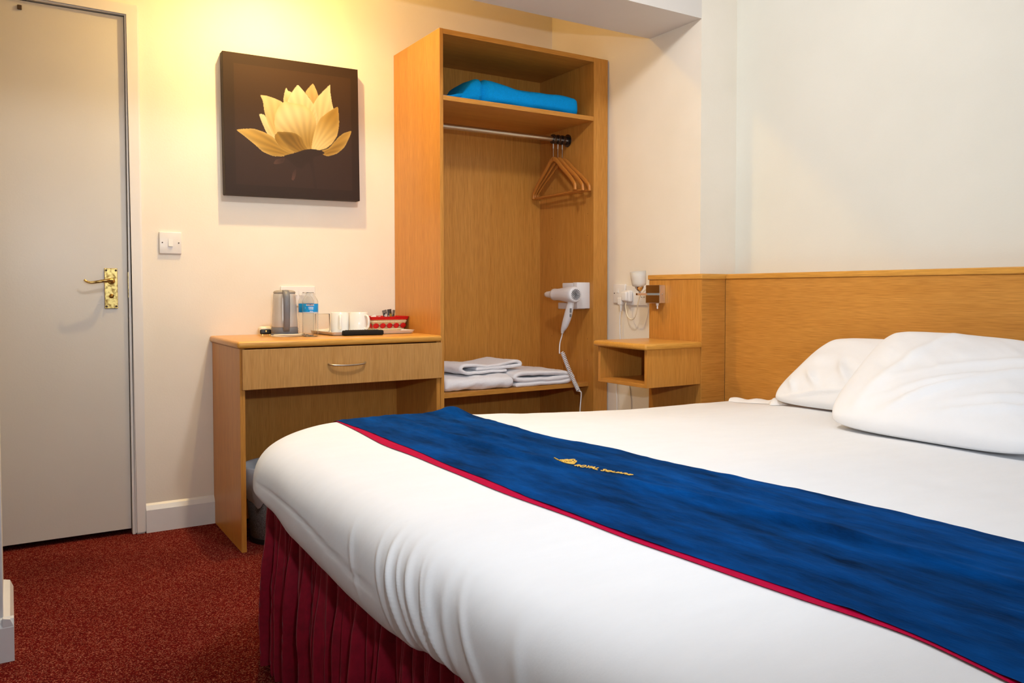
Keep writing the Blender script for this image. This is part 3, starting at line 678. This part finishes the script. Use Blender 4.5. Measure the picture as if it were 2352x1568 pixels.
b = NB(); box(b, -.021, .021, -.015, -.0095, .002, .022, .005, 3, PM); obj('plug_base', b, black_m, t, True)
for x0_, x1_, z0_ in ((-.0025, .0025, .012), (-.016, -.0105, -.0035), (.0105, .016, -.0035)):
    b = NB(); box(b, x0_, x1_, -.034, -.0152, z0_, z0_+.0065, .0004, 1, PM); obj('pin', b, brass_m, t)
t = thing('wall_socket', 'white double wall socket behind the kettle and bottles', 'socket', (1.043, Y1, .877))
b = NB(); rounded_plate(b, .968, 1.116, .878, .963, Y1, .010, .003); obj('plate', b, plastic_m, t, True)
for x in (1.030, 1.052):
    b = NB(); prism(b, [(Y1-.009, .925), (Y1-.0140, .925), (Y1-.011, .945), (Y1-.009, .945)], 'x', x-.007, x+.007); obj('rocker', b, plastic_m, t)

def bottle(cx, cy, lab, full):
    t = thing('water_bottle', lab, 'bottle', (cx, cy, ZD), 'clear plastic water bottles on the desk')
    prof = [(0, .004), (.018, .001), (.027, .001), (.0305, .006)]
    h = .010
    while h < .094:
        prof += [(.0307, h), (.0304, h+.003), (.0297, h+.0048), (.0304, h+.0066)]; h += .0094
    prof += [(.0308, .096), (.0302, .100), (.0302, .132), (.0312, .135), (.0300, .142), (.0262, .150), (.0195, .160), (.0150, .165), (.0150, .1665), (.0185, .1675), (.0185, .1695), (.0140, .1700), (.0140, .1745)]
    inner = [(max(0, r-.0007), hh) for r, hh in prof[::-1]]
    b = NB(); lathe(b, prof+inner[:-1]+[(0, .0055)], (cx, cy, ZD+.0004), 36); obj('bottle_body', b, pet_m, t, 'all')
    b = NB(); lathe(b, [(.0309, .0945), (.0311, .0955), (.0311, .1285), (.0309, .1295)], (cx, cy, ZD), 40); lb = obj('label_wrap', b, label_m, t, 'all'); lb['label'] = 'blue paper label with white print'
    if full:
        def wrap(s, size, a0, z, mat, nm):
            tb = text_bm(s, size, .0002, .0)
            xs = [v.co.x for v in tb.verts]; mid = (min(xs)+max(xs))/2; base = math.atan2(-cy, -cx)
            for v in tb.verts:
                a = base + a0 + (v.co.x-mid)/.0317; v.co = Vector((cx + .0317*cos(a), cy + .0317*sin(a), ZD + z + v.co.y))
            obj(nm, tb, mat, lb)
        b = NB(); base = math.atan2(-cy, -cx); gridsurf(b, [[(cx+.0314*cos(base+a), cy+.0314*sin(base+a), ZD+z) for a in [(-.42+.84*i/10) for i in range(11)]] for z in (.1215, .1290)])
        obj('label_banner', b, labelr_m, lb)
        b = NB(); gridsurf(b, [[(cx+.0314*cos(base+a), cy+.0314*sin(base+a), ZD+z) for a in [(-1.2+2.4*i/30) for i in range(31)]] for z in (.0955, .0975)])
        obj('label_edge', b, labelw_m, lb)
        wrap('KIRKLAND', .0066, 0, .1228, labelw_m, 'lettering')
        wrap('PURIFIED', .0050, 0.1, .1140, labelw_m, 'lettering')
        wrap('WATER', .0055, 0.1, .1080, labelw_m, 'lettering')
        wrap('500 ML', .0040, 0.15, .0995, labelw_m, 'lettering')
        b = NB(); lathe(b, [(0, .0003), (.0036, .0003), (.0038, 0)], mat=Matrix.Translation((cx+.0314*cos(base-.66), cy+.0314*sin(base-.66), ZD+.114)) @ Matrix.Rotation(pi/2, 4, 'Y') @ Matrix.Rotation(0, 4, 'Z'), seg=14)
        bm_ = b
        obj('label_seal', bm_, labelw_m, lb)
bottle(1.007, 3.176, 'clear water bottle with blue label, the front one of two', True)
bottle(1.018, 3.262, 'clear water bottle half hidden between kettle and front bottle', False)

# tray with mugs, tumbler, basket
t = thing('tea_tray', 'white plastic tray holding mugs, tumbler and basket', 'tray', (1.24, 3.29, ZD))
TM = Matrix.Translation((1.271, 3.297, ZD)) @ Matrix.Rotation(.05, 4, 'Z')
def rrect(hx, hy, r, n=6):
    out = []
    for cx_, cy_, a0 in ((hx-r, hy-r, 0), (-hx+r, hy-r, pi/2), (-hx+r, -hy+r, pi), (hx-r, -hy+r, 3*pi/2)):
        for k in range(n+1): a = a0 + k*pi/2/n; out.append((cx_+r*cos(a), cy_+r*sin(a)))
    return out
b = NB(); rows = []
for ins, h in ((.012, .0004), (.004, .004), (0, .0135), (-.002, .0145), (.002, .0145), (.006, .006), (.012, .0045)):
    rows.append([TM @ Vector((x, y, h)) for x, y in rrect(.185-ins, .128-ins, .014)])
V = gridsurf(b, rows, True); b.faces.new(V[0][::-1]); b.faces.new(V[-1]); obj('tray_body', b, china_m, t, 'all')
ZT = ZD+.0048
def mug(cx, cy, ha, lab):
    t = thing('mug', lab, 'mug', (cx, cy, ZT), 'plain white mugs on the tray')
    b = NB(); R = .0385; H = .086
    lathe(b, [(0, .002), (R*.86, .001), (R*.95, .004), (R, .012), (R, H-.001), (R-.001, H), (R-.003, H-.001), (R-.0035, .012), (R*.7, .006), (0, .006)], (cx, cy, ZT), 40); obj('cup_body', b, china_m, t, 'all')
    b = NB(); c, s = cos(ha), sin(ha)
    pts = [(cx+c*(R-.001+d), cy+s*(R-.001+d), ZT+h) for d, h in ((-.002, .072), (.012, .073), (.022, .064), (.025, .045), (.021, .027), (.010, .018), (-.002, .019))]
    sweep(b, spline(pts, 6), [(.0058, .0036)]*37, 10); obj('handle', b, china_m, t, 'all')
mug(1.178, 3.318, math.atan2(-3.318, -1.178)+.05, 'white mug, the left of two, handle facing the bed')
mug(1.248, 3.280, math.atan2(-3.28, -1.248)+.72, 'white mug, the right of two, beside the basket')
t = thing('glass_tumbler', 'clear glass tumbler between water bottle and mugs', 'glass', (1.103, 3.315, ZT))
b = NB(); lathe(b, [(0, .0004), (.028, .0004), (.0285, .003), (.0295, .080), (.0288, .081), (.0280, .080), (.0272, .012), (.026, .006), (0, .005)], (1.103, 3.315, ZT), 36); obj('tumbler_body', b, glass_m, t, 'all')

# woven basket
t = thing('woven_basket', 'small woven straw basket with red ribbon rim on the tray', 'basket', (1.394, 3.358, ZT))
BM_ = Matrix.Translation((1.394, 3.358, ZT)) @ Matrix.Rotation(.04, 4, 'Z') @ Matrix.Diagonal((.96, 1, 1.17, 1))
def bring(h, out=0.0): s = .074 + .020*h/.055; return s+out, .050 + .016*h/.055 + out
def basket_band(h0, h1, out, n=1):
    b = NB(); rows = []
    for o_, h in ((out, h0), (out, h1), (out-.0015, h1), (out-.0015, h0)):
        hx, hy = bring(h, o_); rows.append([BM_ @ Vector((x, y, h)) for x, y in rrect(hx, hy, .012)])
    rows.append(rows[0]); gridsurf(b, rows, True); return b
obj('inner_wall', basket_band(.001, .052, -.002), straw_m, t, True)
obj('base', prism(NB(), [tuple((BM_ @ Vector((x, y, 0)))[:2]) for x, y in rrect(.072, .048, .012)], 'z', ZT+.0008, ZT+.003), straw_m, t)
obj('rim_ribbon', basket_band(.044, .0555, .0020), rib_m, t, True)
for hh, m_ in ((.0375, strawl_m), (.0085, strawl_m), (.0315, straw_m), (.0035, straw_m)): obj('straw_band', basket_band(hh-.002, hh+.003, .0006 if m_ is strawl_m else -.0004), m_, t, True)
def patches(side):
    hx, hy = bring(.0215, .0012); out = []
    n = 5 if side in 'fb' else 3
    for k in range(n):
        b = NB(); L = (2*hx if side in 'fb' else 2*hy)/n; c = -(hx if side in 'fb' else hy) + L*(k+.5); pts = []
        for i in range(9):
            for j in range(7):
                uu = -1+i/4; vv = -1+j/3; hw = L*.44*uu; hv = .0098*vv*(1-.72*abs(uu)**2.2); o_ = .0035*(1-uu*uu)*(1-vv*vv)
                q = {'f': Vector((c+hw, -hy-o_, .0215+hv)), 'b': Vector((c+hw, hy+o_, .0215+hv)), 'l': Vector((-hx-o_, c+hw, .0215+hv)), 'r': Vector((hx+o_, c+hw, .0215+hv))}[side]
                q.y += {'f': -1, 'b': 1}.get(side, 0)*(hv*.29); q.x += {'l': -1, 'r': 1}.get(side, 0)*(hv*.36)
                pts.append(BM_ @ q)
        gridsurf(b, [pts[i*7:(i+1)*7] for i in range(9)])
        obj('ribbon_bow', b, rib_m, t, 'all')
for s_ in 'flr': patches(s_)
hx, hy = bring(.0215, .0008)
for k in range(1, 5):
    b = NB(); c = -hx + 2*hx*k/5
    for sg in (-1, 1): sweep(b, [BM_ @ Vector((c-.009, -hy-.002, .0215-.007*sg)), BM_ @ Vector((c+.009, -hy-.002, .0215+.007*sg))], .0008, 6)
    obj('stitch', b, labelr_m, t)
def sachet(name, lab, cat, group, M, w, h, m_, extra=None):
    t = thing(name, lab, cat, tuple(M.translation), group); b = NB(); rows = []
    for i in range(9):
        v_ = i/8; e = sin(pi*v_)**.6*.0025
        rows.append([M @ Vector((w*(-.5+j/8), (-1 if sd else 1)*e*sin(pi*j/8), h*v_)) for sd in (0, 1) for j in (range(9) if not sd else range(8, -1, -1))])
    gridsurf(b, rows, True); obj('packet', b, m_, t, True)
    if extra:
        for (u0, u1, v0, v1, mm) in extra:
            b = NB(); box(b, w*u0, w*u1, -.0032, -.0026, h*v0, h*v1, 0, 2, M); obj('printed_patch', b, mm, t)
SG = 'coffee sachets in the basket'
sachet('coffee_sachet', 'grey-topped dark coffee sachet leaning left in the basket', 'sachet', SG, Matrix.Translation((1.405, 3.343, ZT+.028)) @ Matrix.Rotation(-.25, 4, 'Y'), .020, .066, sach_m, [(-.49, .49, .80, .99, sachg_m), (-.25, -.05, .5, .7, paper_m), (.05, .3, .48, .75, paper_m), (-.1, .2, .3, .4, paper_m)])
sachet('coffee_sachet', 'dark coffee sachet with yellow print, middle of the basket bunch', 'sachet', SG, Matrix.Translation((1.424, 3.351, ZT+.028)) @ Matrix.Rotation(-.12, 4, 'Y'), .020, .068, sach_m, [(-.1, .05, .45, .72, yel_m), (.2, .33, .45, .7, yel_m), (-.4, -.25, .4, .6, paper_m)])
sachet('coffee_sachet', 'olive-edged coffee sachet at the right of the basket bunch', 'sachet', SG, Matrix.Translation((1.439, 3.368, ZT+.028)) @ Matrix.Rotation(.10, 4, 'Y') @ Matrix.Rotation(.5, 4, 'Z'), .018, .064, sachg_m, [(-.3, .1, .45, .72, sach_m), (.2, .3, .3, .8, yel_m)])
for k, (x, y, a, lab) in enumerate(((1.335, 3.333, .9, 'white sugar sachet at the left end of the basket'), (1.358, 3.348, 1.2, 'white sugar sachet lying second from the basket left'), (1.379, 3.333, 1.35, 'white sugar sachet lying flat next to the coffee sachets'))):
    sachet('sugar_sachet', lab, 'sachet', 'white sachets in the basket', Matrix.Translation((x-.018, y, ZT+.046)) @ Matrix.Rotation(a+.25, 4, 'Y'), .030, .036, paper_m)
# remote control
t = thing('remote_control', 'black ribbed remote control lying in front of the tray', 'remote', (1.215, 3.15, ZD))
RM = Matrix.Translation((1.213, 3.143, ZD)) @ Matrix.Rotation(-.12, 4, 'Z')
b = NB(); box(b, -.083, .083, -.018, .018, .0005, .021, .006, 3, RM); obj('case', b, remote_m, t, True)
b = NB(); random.seed(5)
for i in range(14):
    for j in range(3): box(b, -.07+i*.0098, -.0635+i*.0098, -.012+j*.0085, -.0062+j*.0085, .0205, .0228, .0008, 1, RM)
o = obj('buttons', b, black_m, t); o['kind'] = 'stuff'

# ------------------------------------------------------------------ waste bin
t = thing('waste_bin', 'grey mesh waste bin with white liner under the desk', 'bin', (.865, 3.115, 0))
b = NB(); lathe(b, [(0, .003), (.108, .003), (.110, .012), (.132, .275), (.131, .275), (.109, .012), (0, .010)], (.865, 3.115, 0), 40); obj('bin_body', b, bin_m, t, 'all')
b = NB(); lathe(b, [(.1095, .0005), (.1125, .002), (.1135, .020), (.110, .021)], (.865, 3.115, 0), 40); obj('base_band', b, black_m, t, True)
b = NB(); rows = []
for h, r in ((.15, .1), (.155, .1255), (.18, .1305), (.22, .1325), (.262, .1370), (.283, .1375), (.288, .134), (.280, .129), (.22, .124), (.15, .118)):
    row = []
    for k in range(72):
        a = 2*pi*k/72; d = nz(cos(a)*5, sin(a)*5, h*14)*.005 + nz(cos(a)*14, sin(a)*14, h*9)*.003
        hh = h + (nz(cos(a)*2.2, sin(a)*2.2, 4)*.05 if h < .156 else 0)
        rr = max(r+abs(d)*(1 if .156 < h < .28 else 0), .120 if h < .156 else 0)
        row.append((.865+rr*cos(a), 3.115+rr*sin(a), hh))
    rows.append(row)
gridsurf(b, rows[1:], True); obj('bin_liner', b, liner_m, t, 'all')

# ------------------------------------------------------------------ bed: divan, mattress, pleated valance
bed = thing('bed', 'double divan bed with a crimson gathered valance, below the duvet', 'bed', (1.45, 1.25, 0))
b = NB(); box(b, .56, 2.46, .36, 2.10, .03, .26, .01); obj('divan_base', b, skirt_m, bed)
b = NB(); box(b, .565, 2.42, .33, 2.11, .262, .46, .05, 4); obj('mattress', b, linen_m, bed, True)
# plan outline helper: rounded rectangle, big radius at the foot
def outline(x0, x1, y0, y1, rf, rh, ins=0.0, na=40, ns=70, nf=None):
    x0 += ins; x1 -= ins; y0 += ins; y1 -= ins; rf = max(rf-ins, .005); rh = max(rh-ins, .005); out = []
    def arc(cx, cy, r, a0, a1):
        return [(cx+r*cos(a0+(a1-a0)*k/na), cy+r*sin(a0+(a1-a0)*k/na)) for k in range(na)]
    def seg(p, q, n=None):
        n = n or ns; return [(p[0]+(q[0]-p[0])*k/n, p[1]+(q[1]-p[1])*k/n) for k in range(n)]
    out += seg((x1-rh, y1), (x0+rf, y1)); out += arc(x0+rf, y1-rf, rf, pi/2, pi)
    out += seg((x0, y1-rf), (x0, y0+rf), nf); out += arc(x0+rf, y0+rf, rf, pi, 1.5*pi)
    out += seg((x0+rf, y0), (x1-rh, y0)); out += arc(x1-rh, y0+rh, rh, 1.5*pi, 2*pi)
    out += seg((x1, y0+rh), (x1, y1-rh)); out += arc(x1-rh, y1-rh, rh, 0, pi/2)
    return out
base_o = outline(.545, 2.46, .30, 2.150, .09, .02, 0, 60, 700)[:700+60+700+60+700]
acc = [0.0]
for p, q in zip(base_o, base_o[1:]): acc.append(acc[-1]+math.hypot(q[0]-p[0], q[1]-p[1]))
def pleat(s):
    w = s + .040*nz(s*8, 1.3) + .020*nz(s*19, 7.7)
    ph = w/.038*2*pi; q = .5+.5*sin(ph)
    return (.8-2.0*(1-q)**3.2)*(.8+.5*nz(s*7, 3.1)) + .18*sin(ph*2.3+1.2+3*nz(s*5, 9)) + .4*sin(ph*.37)
b = NB(); rows = []
NR = 22
for r in range(NR+1):
    h = r/NR; z = .452*(1-h) + .012*h; row = []
    for i, p in enumerate(base_o):
        q0 = base_o[max(i-1, 0)]; q1 = base_o[min(i+1, len(base_o)-1)]; tx, ty = q1[0]-q0[0], q1[1]-q0[1]; L = math.hypot(tx, ty)+1e-9
        nx, ny_ = -ty/L, tx/L
        if (p[0]-1.4)*nx + (p[1]-1.2)*ny_ < 0: nx, ny_ = -nx, -ny_
        amp = .010 + .028*sm(.03, .6, h); s = acc[i] + .012*nz(acc[i]*8, h*2.0)*h
        d = amp*(pleat(s)-.35) + .002*h + .004*nz(acc[i]*30, h*6)
        if z > .40: d -= (z-.40)*.25
        row.append((p[0]+nx*d, p[1]+ny_*d, z))
    rows.append(row)
gridsurf(b, rows); o = obj('valance', b, skirt_m, bed, 'all'); o['label'] = 'crimson gathered valance'

# ------------------------------------------------------------------ duvet
DX0, DX1, DY0, DY1, RF, RH = .480, 2.44, .16, 2.255, .34, .10
ZM = .470
def inset_dist(x, y):
    r = RF if x < 1.4 else RH; cx = (DX0+DX1)/2; cy = (DY0+DY1)/2; hx = (DX1-DX0)/2; hy = (DY1-DY0)/2
    qx = abs(x-cx)-(hx-r); qy = abs(y-cy)-(hy-r)
    return -(min(max(qx, qy), 0)+math.hypot(max(qx, 0), max(qy, 0))-r)
def ztop(x, y):
    t_ = .583 - .034*sm(.95, 2.1, x) - .022*sm(1.75, 2.2, y)*sm(.85, 1.5, x) - .010*sm(.9, .5, x)
    t_ += .0035*nz(x*3.5, y*1.6, 2) + .0018*nz(x*12, y*5, 5)
    return t_
def zsurf(x, y):
    A_ = .115; q = min(max(inset_dist(x, y)/A_, 0), 1)
    return ZM + (ztop(x, y)-ZM)*(1-(1-q)**2.5)**(1/2.5)
HEM = [(2.3, .450), (1.95, .450), (1.85, .440), (1.69, .415), (1.5, .403), (1.35, .396), (1.22, .395), (1.12, .402), (1.03, .420), (.95, .424), (.85, .412), (.5, .41), (.1, .41)]
def hem_z(y):
    for (ya, za), (yb, zb) in zip(HEM, HEM[1:]):
        if ya >= y >= yb: return za+(zb-za)*sm(0, 1, (ya-y)/(ya-yb))
    return .43
prof = [('cap', .30, 0), ('cap', .070, 0), ('capl', .060, 0)]
for k in range(15): a = -pi/2 + k*(pi/2)/14; prof.append(('lo', .028*(1-cos(a)), sin(a)))
for k in range(1, 51): a = k*(pi/2)/50; prof.append(('up', .13*(1-cos(a)), sin(a)))
prof += [('up', .15, 1), ('up', .17, 1), ('up', .19, 1)]
for k in range(1, 30): prof.append(('in', .19, k/30))
nr = []
cxm, cym = 1.45, 1.2
CRE = [(1.212, .10, .011, .0030), (1.172, .22, .012, .0072), (1.146, .34, .009, .0030), (1.108, .36, .014, .0075), (1.072, .50, .009, .0030), (1.045, .30, .017, .0050), (.985, .15, .018, .0030), (.955, .5, .014, .0040), (1.33, .05, .014, .002), (.80, .2, .02, .003)]
b = NB(); rows = []
for typ, ins, q in prof:
    row = []
    for (x, y) in outline(DX0, DX1, DY0, DY1, RF, RH, ins, 40, 130, 760):
        if typ == 'cap': z = .4665; ex = 0
        elif typ == 'capl': z = hem_z(y)+.012
        elif typ == 'lo':
            z = ZM + (ZM-hem_z(y))*q; ex = 0
        elif typ == 'up': z = zsurf(x, y)
        else:
            x = cxm+(x-cxm)*(1-q); y = cym+(y-cym)*(1-q); z = zsurf(x, y)
        if typ in ('lo', 'up') and x < .72:
            wgt = sm(.66, .50, x); dd = 0
            for y0c, sl, wd, am in CRE:
                yc_ = y0c + .03 - (sl+.50)*(.58-z)
                fade = exp(-((z-.49)/.055)**2)
                dd += (1.2+.8*nz(y0c*30, z*11, 4))*am*fade*exp(-((y-yc_)/(wd*(.74+.2*nz(y0c*50, 1.5, 1))))**2)
            dd += .003*nz(y*7, z*9, 8)
            yn_ = .40 + .5*0
            seam = -.0035*exp(-((z-(.462+.03*sm(1.25, 1.7, y)))/.004)**2)*sm(1.15, 1.3, y)*sm(2.0, 1.75, y)
            dd += seam
            x -= dd*wgt
        row.append((x, y, z))
    rows.append(row)
V = gridsurf(b, rows, True); b.faces.new(V[-1]); b.faces.new(V[0][::-1])
duvet = obj('duvet', b, linen_m, smooth='all'); tag(duvet, 'thick plain white duvet covering the bed', 'duvet')

# under-sheet ruck by the pillow
b = NB(); rows = []
for i in range(40):
    s = i/39; y = 2.16 - s*.44; x = 2.30 + .05*s - .06*exp(-((s-.55)/.08)**2); row = []
    for j in range(9):
        v_ = j/8; hgt = (.012+.010*exp(-((s-.55)/.10)**2)+.003*sin(s*30))*sin(pi*v_)**.8
        xx = x + (v_-.5)*(.05+.05*s); row.append((xx, y + .01*sin(v_*3), zsurf(min(xx, 2.40), y) + hgt + .001))
    rows.append(row)
gridsurf(b, rows); tag(obj('bed_sheet', b, pillow_m, smooth='all'), 'rucked edge of white sheet beside the rear pillow', 'sheet')

# ------------------------------------------------------------------ bed runner
foot = [(2.255, .757), (2.124, .757), (1.97, .766), (1.835, .764), (1.636, .762), (1.458, .755), (1.32, .756), (1.194, .753), (1.112, .755), (1.02, .757), (.864, .762), (.777, .769), (.701, .775), (.632, .779), (.57, .783), (.515, .787), (.459, .782), (.389, .765), (.16, .74)]
outer = [(2.255, .757), (2.124, .756), (1.995, .752), (1.765, .735), (1.602, .742), (1.375, .739), (1.258, .735), (1.139, .744), (1.014, .750), (.853, .753), (.771, .759), (.689, .761), (.624, .768), (.563, .773), (.515, .784), (.459, .780), (.389, .763), (.16, .738)]
head = [(2.255, 1.165), (2.016, 1.138), (1.752, 1.110), (1.597, 1.115), (1.435, 1.150), (1.303, 1.152), (1.14, 1.174), (.999, 1.197), (.866, 1.204), (.751, 1.210), (.659, 1.210), (.587, 1.212), (.16, 1.215)]
def interp(tab, y):
    for (ya, xa), (yb, xb) in zip(tab, tab[1:]):
        if ya >= y >= yb: return xa+(xb-xa)*(ya-y)/(ya-yb)
    return tab[0][1] if y > tab[0][0] else tab[-1][1]
def sx(tab, y): return (interp(tab, y-.05)+interp(tab, y-.025)+interp(tab, y)+interp(tab, y+.025)+interp(tab, y+.05))/5
def runner_h(x, y, u):
    h = .0035
    h += .0085*exp(-((u-(.46+.10*sin(y*2.3)))/.035)**2)*sm(2.3, 1.7, y) *(.7+.3*nz(y*3, 1))*(1-.9*exp(-((y-1.29)/.13)**2))
    h += .0030*exp(-((u-(.60+.16*sin(y*3.1+1)))/.03)**2)*(.5+.5*nz(y*4, 6))
    h += .0035*exp(-((u-(.72-.25*(y-1.5)))/.03)**2)*exp(-((y-1.75)/.25)**2)
    h += .0016*nz(x*30, y*10, 3)*.8 + .0010*nz(x*60, y*26, 9)
    h += .014*exp(-((y-2.12)/.07)**2)*exp(-((u-.86)/.10)**2)
    return max(.0032, .0035 + (h-.0035)*1.7)
ysr = [2.34-.008*i for i in range(int((2.34-.10)/.008))]
def strip(fn0, fn1, nu, hf, drop=True):
    b = NB(); rows = []
    Ym = DY1+.004
    # hanging part on the far side, then the top, then the near side
    path = [('h', .30), ('h', .34), ('h', .38), ('h', .42), ('h', .45)]
    ys = []; y = Ym-.0
    n = 300
    for i in range(n+1): ys.append(Ym + (DY0-.004-Ym)*(.5-.5*cos(pi*(i/n)))*.35 + (DY0-.004-Ym)*(i/n)*.65)
    def pt(y, u, zz=None):
        yy = min(max(y, DY0+.001), DY1-.001); x0 = fn0(yy); x1 = fn1(yy); x = x0+(x1-x0)*u
        z = zsurf(x, yy) + hf(x, yy, u) if zz is None else zz
        return (x, y, z)
    for _, zz in path: rows.append([pt(Ym+.002+.003*sin(j*.7), j/nu, zz) for j in range(nu+1)])
    for y in ys: rows.append([pt(y, j/nu) for j in range(nu+1)])
    for _, zz in path[::-1]: rows.append([pt(DY0-.006, j/nu, zz) for j in range(nu+1)])
    gridsurf(b, rows); return b
rn = thing('bed_runner', 'royal blue velvet bed runner with red edging across the duvet', 'bed runner', (.96, 1.2, .58))
o = obj('velvet_panel', strip(lambda y: sx(foot, y), lambda y: sx(head, y), 70, runner_h), velvet_m, rn, 'all')
o = obj('red_edging', strip(lambda y: sx(outer, y)-.003, lambda y: sx(foot, y)+.012, 4, lambda x, y, u: .0022), red_m, rn, 'all'); o['label'] = 'red edging along the foot side'
o = obj('red_edging', strip(lambda y: sx(head, y)-.004, lambda y: sx(head, y)+.0022, 2, lambda x, y, u: .0026), red_m, rn, 'all')
# embroidery
E0 = Vector((.940, 1.372)); E1 = Vector((.9935, 1.196)); ed = (E1-E0).normalized(); eu = Vector((-ed.y, ed.x))
if eu.x < 0: eu = -eu
def lay(b, lift=.0022):
    for v in b.verts:
        p = E0 + ed*v.co.x + eu*v.co.y
        u_ = (p.x-sx(foot, p.y))/(sx(head, p.y)-sx(foot, p.y)); v.co = Vector((p.x, p.y, zsurf(p.x, p.y)+runner_h(p.x, p.y, u_)+lift+v.co.z))
    return b
b = text_bm('ROYAL', .020, .0003, .0006); mx = max(v.co.x for v in b.verts)
for v in b.verts: v.co.x = .052 + v.co.x*.058/mx
obj('lettering', lay(b), gold_m, rn)
b = text_bm('SQUARE', .020, .0003, .0006); mx = max(v.co.x for v in b.verts)
for v in b.verts: v.co.x = .1165 + v.co.x*.069/mx
obj('lettering', lay(b), gold_m, rn)
b = NB()
def stroke(pts, r=.0013): sweep(b, spline([(p[0], p[1], 0) for p in [(q[0]*.84-.002, q[1]*1.2) for q in pts]], 5), r, 6)
stroke([(.030, .000), (.041, .016), (.030, .034), (.019, .016), (.030, .000)]); stroke([(.026, .010), (.026, .024), (.034, .024), (.030, .016), (.036, .009)], .0009)
stroke([(.024, .002), (.012, .018), (.017, .026), (.024, .018)]); stroke([(.020, .002), (.008, .010), (.003, .018), (.010, .020), (.015, .012)]); stroke([(.016, .001), (.004, .003), (-.004, .008), (.002, .012), (.008, .008)])
stroke([(.036, .002), (.047, .018), (.042, .028), (.037, .020)]); stroke([(.040, .001), (.052, .010), (.050, .016)])
obj('emblem', lay(b), gold_m, rn, 'all')['label'] = 'gold embroidered leaf emblem'

# ------------------------------------------------------------------ pillows
def pillow(lab, BL_, BR_, TR_, TL_, T, seed, group, sag=.0):
    BL_, BR_, TR_, TL_ = map(Vector, (BL_, BR_, TR_, TL_)); n = 64; b = NB(); fr_, bk_ = [], []
    C = (BL_+BR_+TR_+TL_)/4; Nn = (BR_-BL_).cross(TL_-BL_).normalized()
    if Nn.x > 0: Nn = -Nn
    for i in range(n+1):
        v = i/n; ra, rb = [], []
        for j in range(n+1):
            u = j/n; p = BL_*(1-u)*(1-v)+BR_*u*(1-v)+TR_*u*v+TL_*(1-u)*v
            pin = .115*((2*u-1)**4)*((2*v-1)**4) + .012*(sin(pi*u)*(abs(2*v-1)**6) + sin(pi*v)*(abs(2*u-1)**6)); p = p + (C-p)*pin
            e = (max(0, sin(pi*u))**.42)*(max(0, sin(pi*v))**.42)
            wr = .006*nz(u*5+seed, v*5, 1)+.0035*nz(u*13+v*9+seed, v*7, 4)
            rid = 0
            for (cu, cv, an, w_, l_, am) in PWR.get(seed, []):
                du, dv = u-cu, v-cv; a_ = du*cos(an)+dv*sin(an); c_ = -du*sin(an)+dv*cos(an); rid += am*exp(-(c_/w_)**2-(a_/l_)**2)
            edge = min(u, 1-u, v, 1-v)
            lip = .004*sm(0, .04, edge)
            f = Nn*(T*e*(1-.25*v) + (wr+rid)*sm(0, .12, edge) + lip + .001)
            g_ = Nn*(-(T*.55*e) - lip - .001)
            ra.append(p+f); rb.append(p+g_)
        fr_.append(ra); bk_.append(rb)
    Va = gridsurf(b, fr_); Vb = gridsurf(b, bk_)
    ring = lambda V: [V[0][j] for j in range(n)]+[V[i][n] for i in range(n)]+[V[n][j] for j in range(n, 0, -1)]+[V[i][0] for i in range(n, 0, -1)]
    A_, B_ = ring(Va), ring(Vb)
    for k in range(len(A_)): b.faces.new((A_[k], A_[(k+1) % len(A_)], B_[(k+1) % len(A_)], B_[k]))
    return tag(obj('pillow', b, pillow_m, smooth='all'), lab, 'pillow', group)
PWR = {1: [(.55, .30, .70, .018, .34, .010), (.66, .44, .60, .022, .42, .009), (.42, .16, .75, .016, .22, .009), (.30, .50, 1.25, .035, .45, .009), (.8, .22, .45, .018, .28, .011), (.74, .62, .55, .025, .4, .007), (.86, .34, .5, .02, .25, .009)],
       2: [(.20, .30, 2.1, .018, .12, .020), (.10, .22, 2.0, .016, .10, .016), (.34, .42, 2.0, .020, .16, .018), (.28, .12, .4, .018, .2, .012)],
       3: []}
PG = 'white pillows against the headboard'
pillow('front white pillow, wide and slouched in front of the other', (1.955, 1.508, .562), (1.925, .880, .566), (2.390, 1.03, .785), (2.375, 1.570, .812), .075, 1, PG)
pillow('rear white pillow leaning on the headboard, left of the front one', (2.225, 1.945, .553), (2.225, 1.22, .568), (2.435, 1.215, .775), (2.435, 1.835, .780), .050, 2, PG)
pillow('white pillow corner just visible at the right edge of the photo', (2.26, 1.06, .57), (2.26, .36, .57), (2.43, .40, .775), (2.43, 1.150, .775), .05, 3, PG)

# ------------------------------------------------------------------ ceiling lamp of the lobby and of the room (above the frame)
def ceil_lamp(x, y, lab, bulb_z):
    t = thing('ceiling_lamp', lab, 'lamp', (x, y, ZC-.06))
    b = NB(); lathe(b, [(0, 0), (.05, 0), (.05, -.012), (.012, -.02), (.012, bulb_z+.045-ZC), (.018, bulb_z+.04-ZC), (.018, bulb_z+.028-ZC), (0, bulb_z+.028-ZC)], (x, y, ZC-.0005), 24); obj('ceiling_rose', b, plastic_m, t, True)
ceil_lamp(.9, 3.03, 'bare bulb holder on the lobby ceiling above the picture', 2.325)
ceil_lamp(1.05, 1.70, 'bulb holder on the ceiling above the bed', 2.30)
for o in list(bpy.data.objects):
    if '_o' in o: del o['_o']
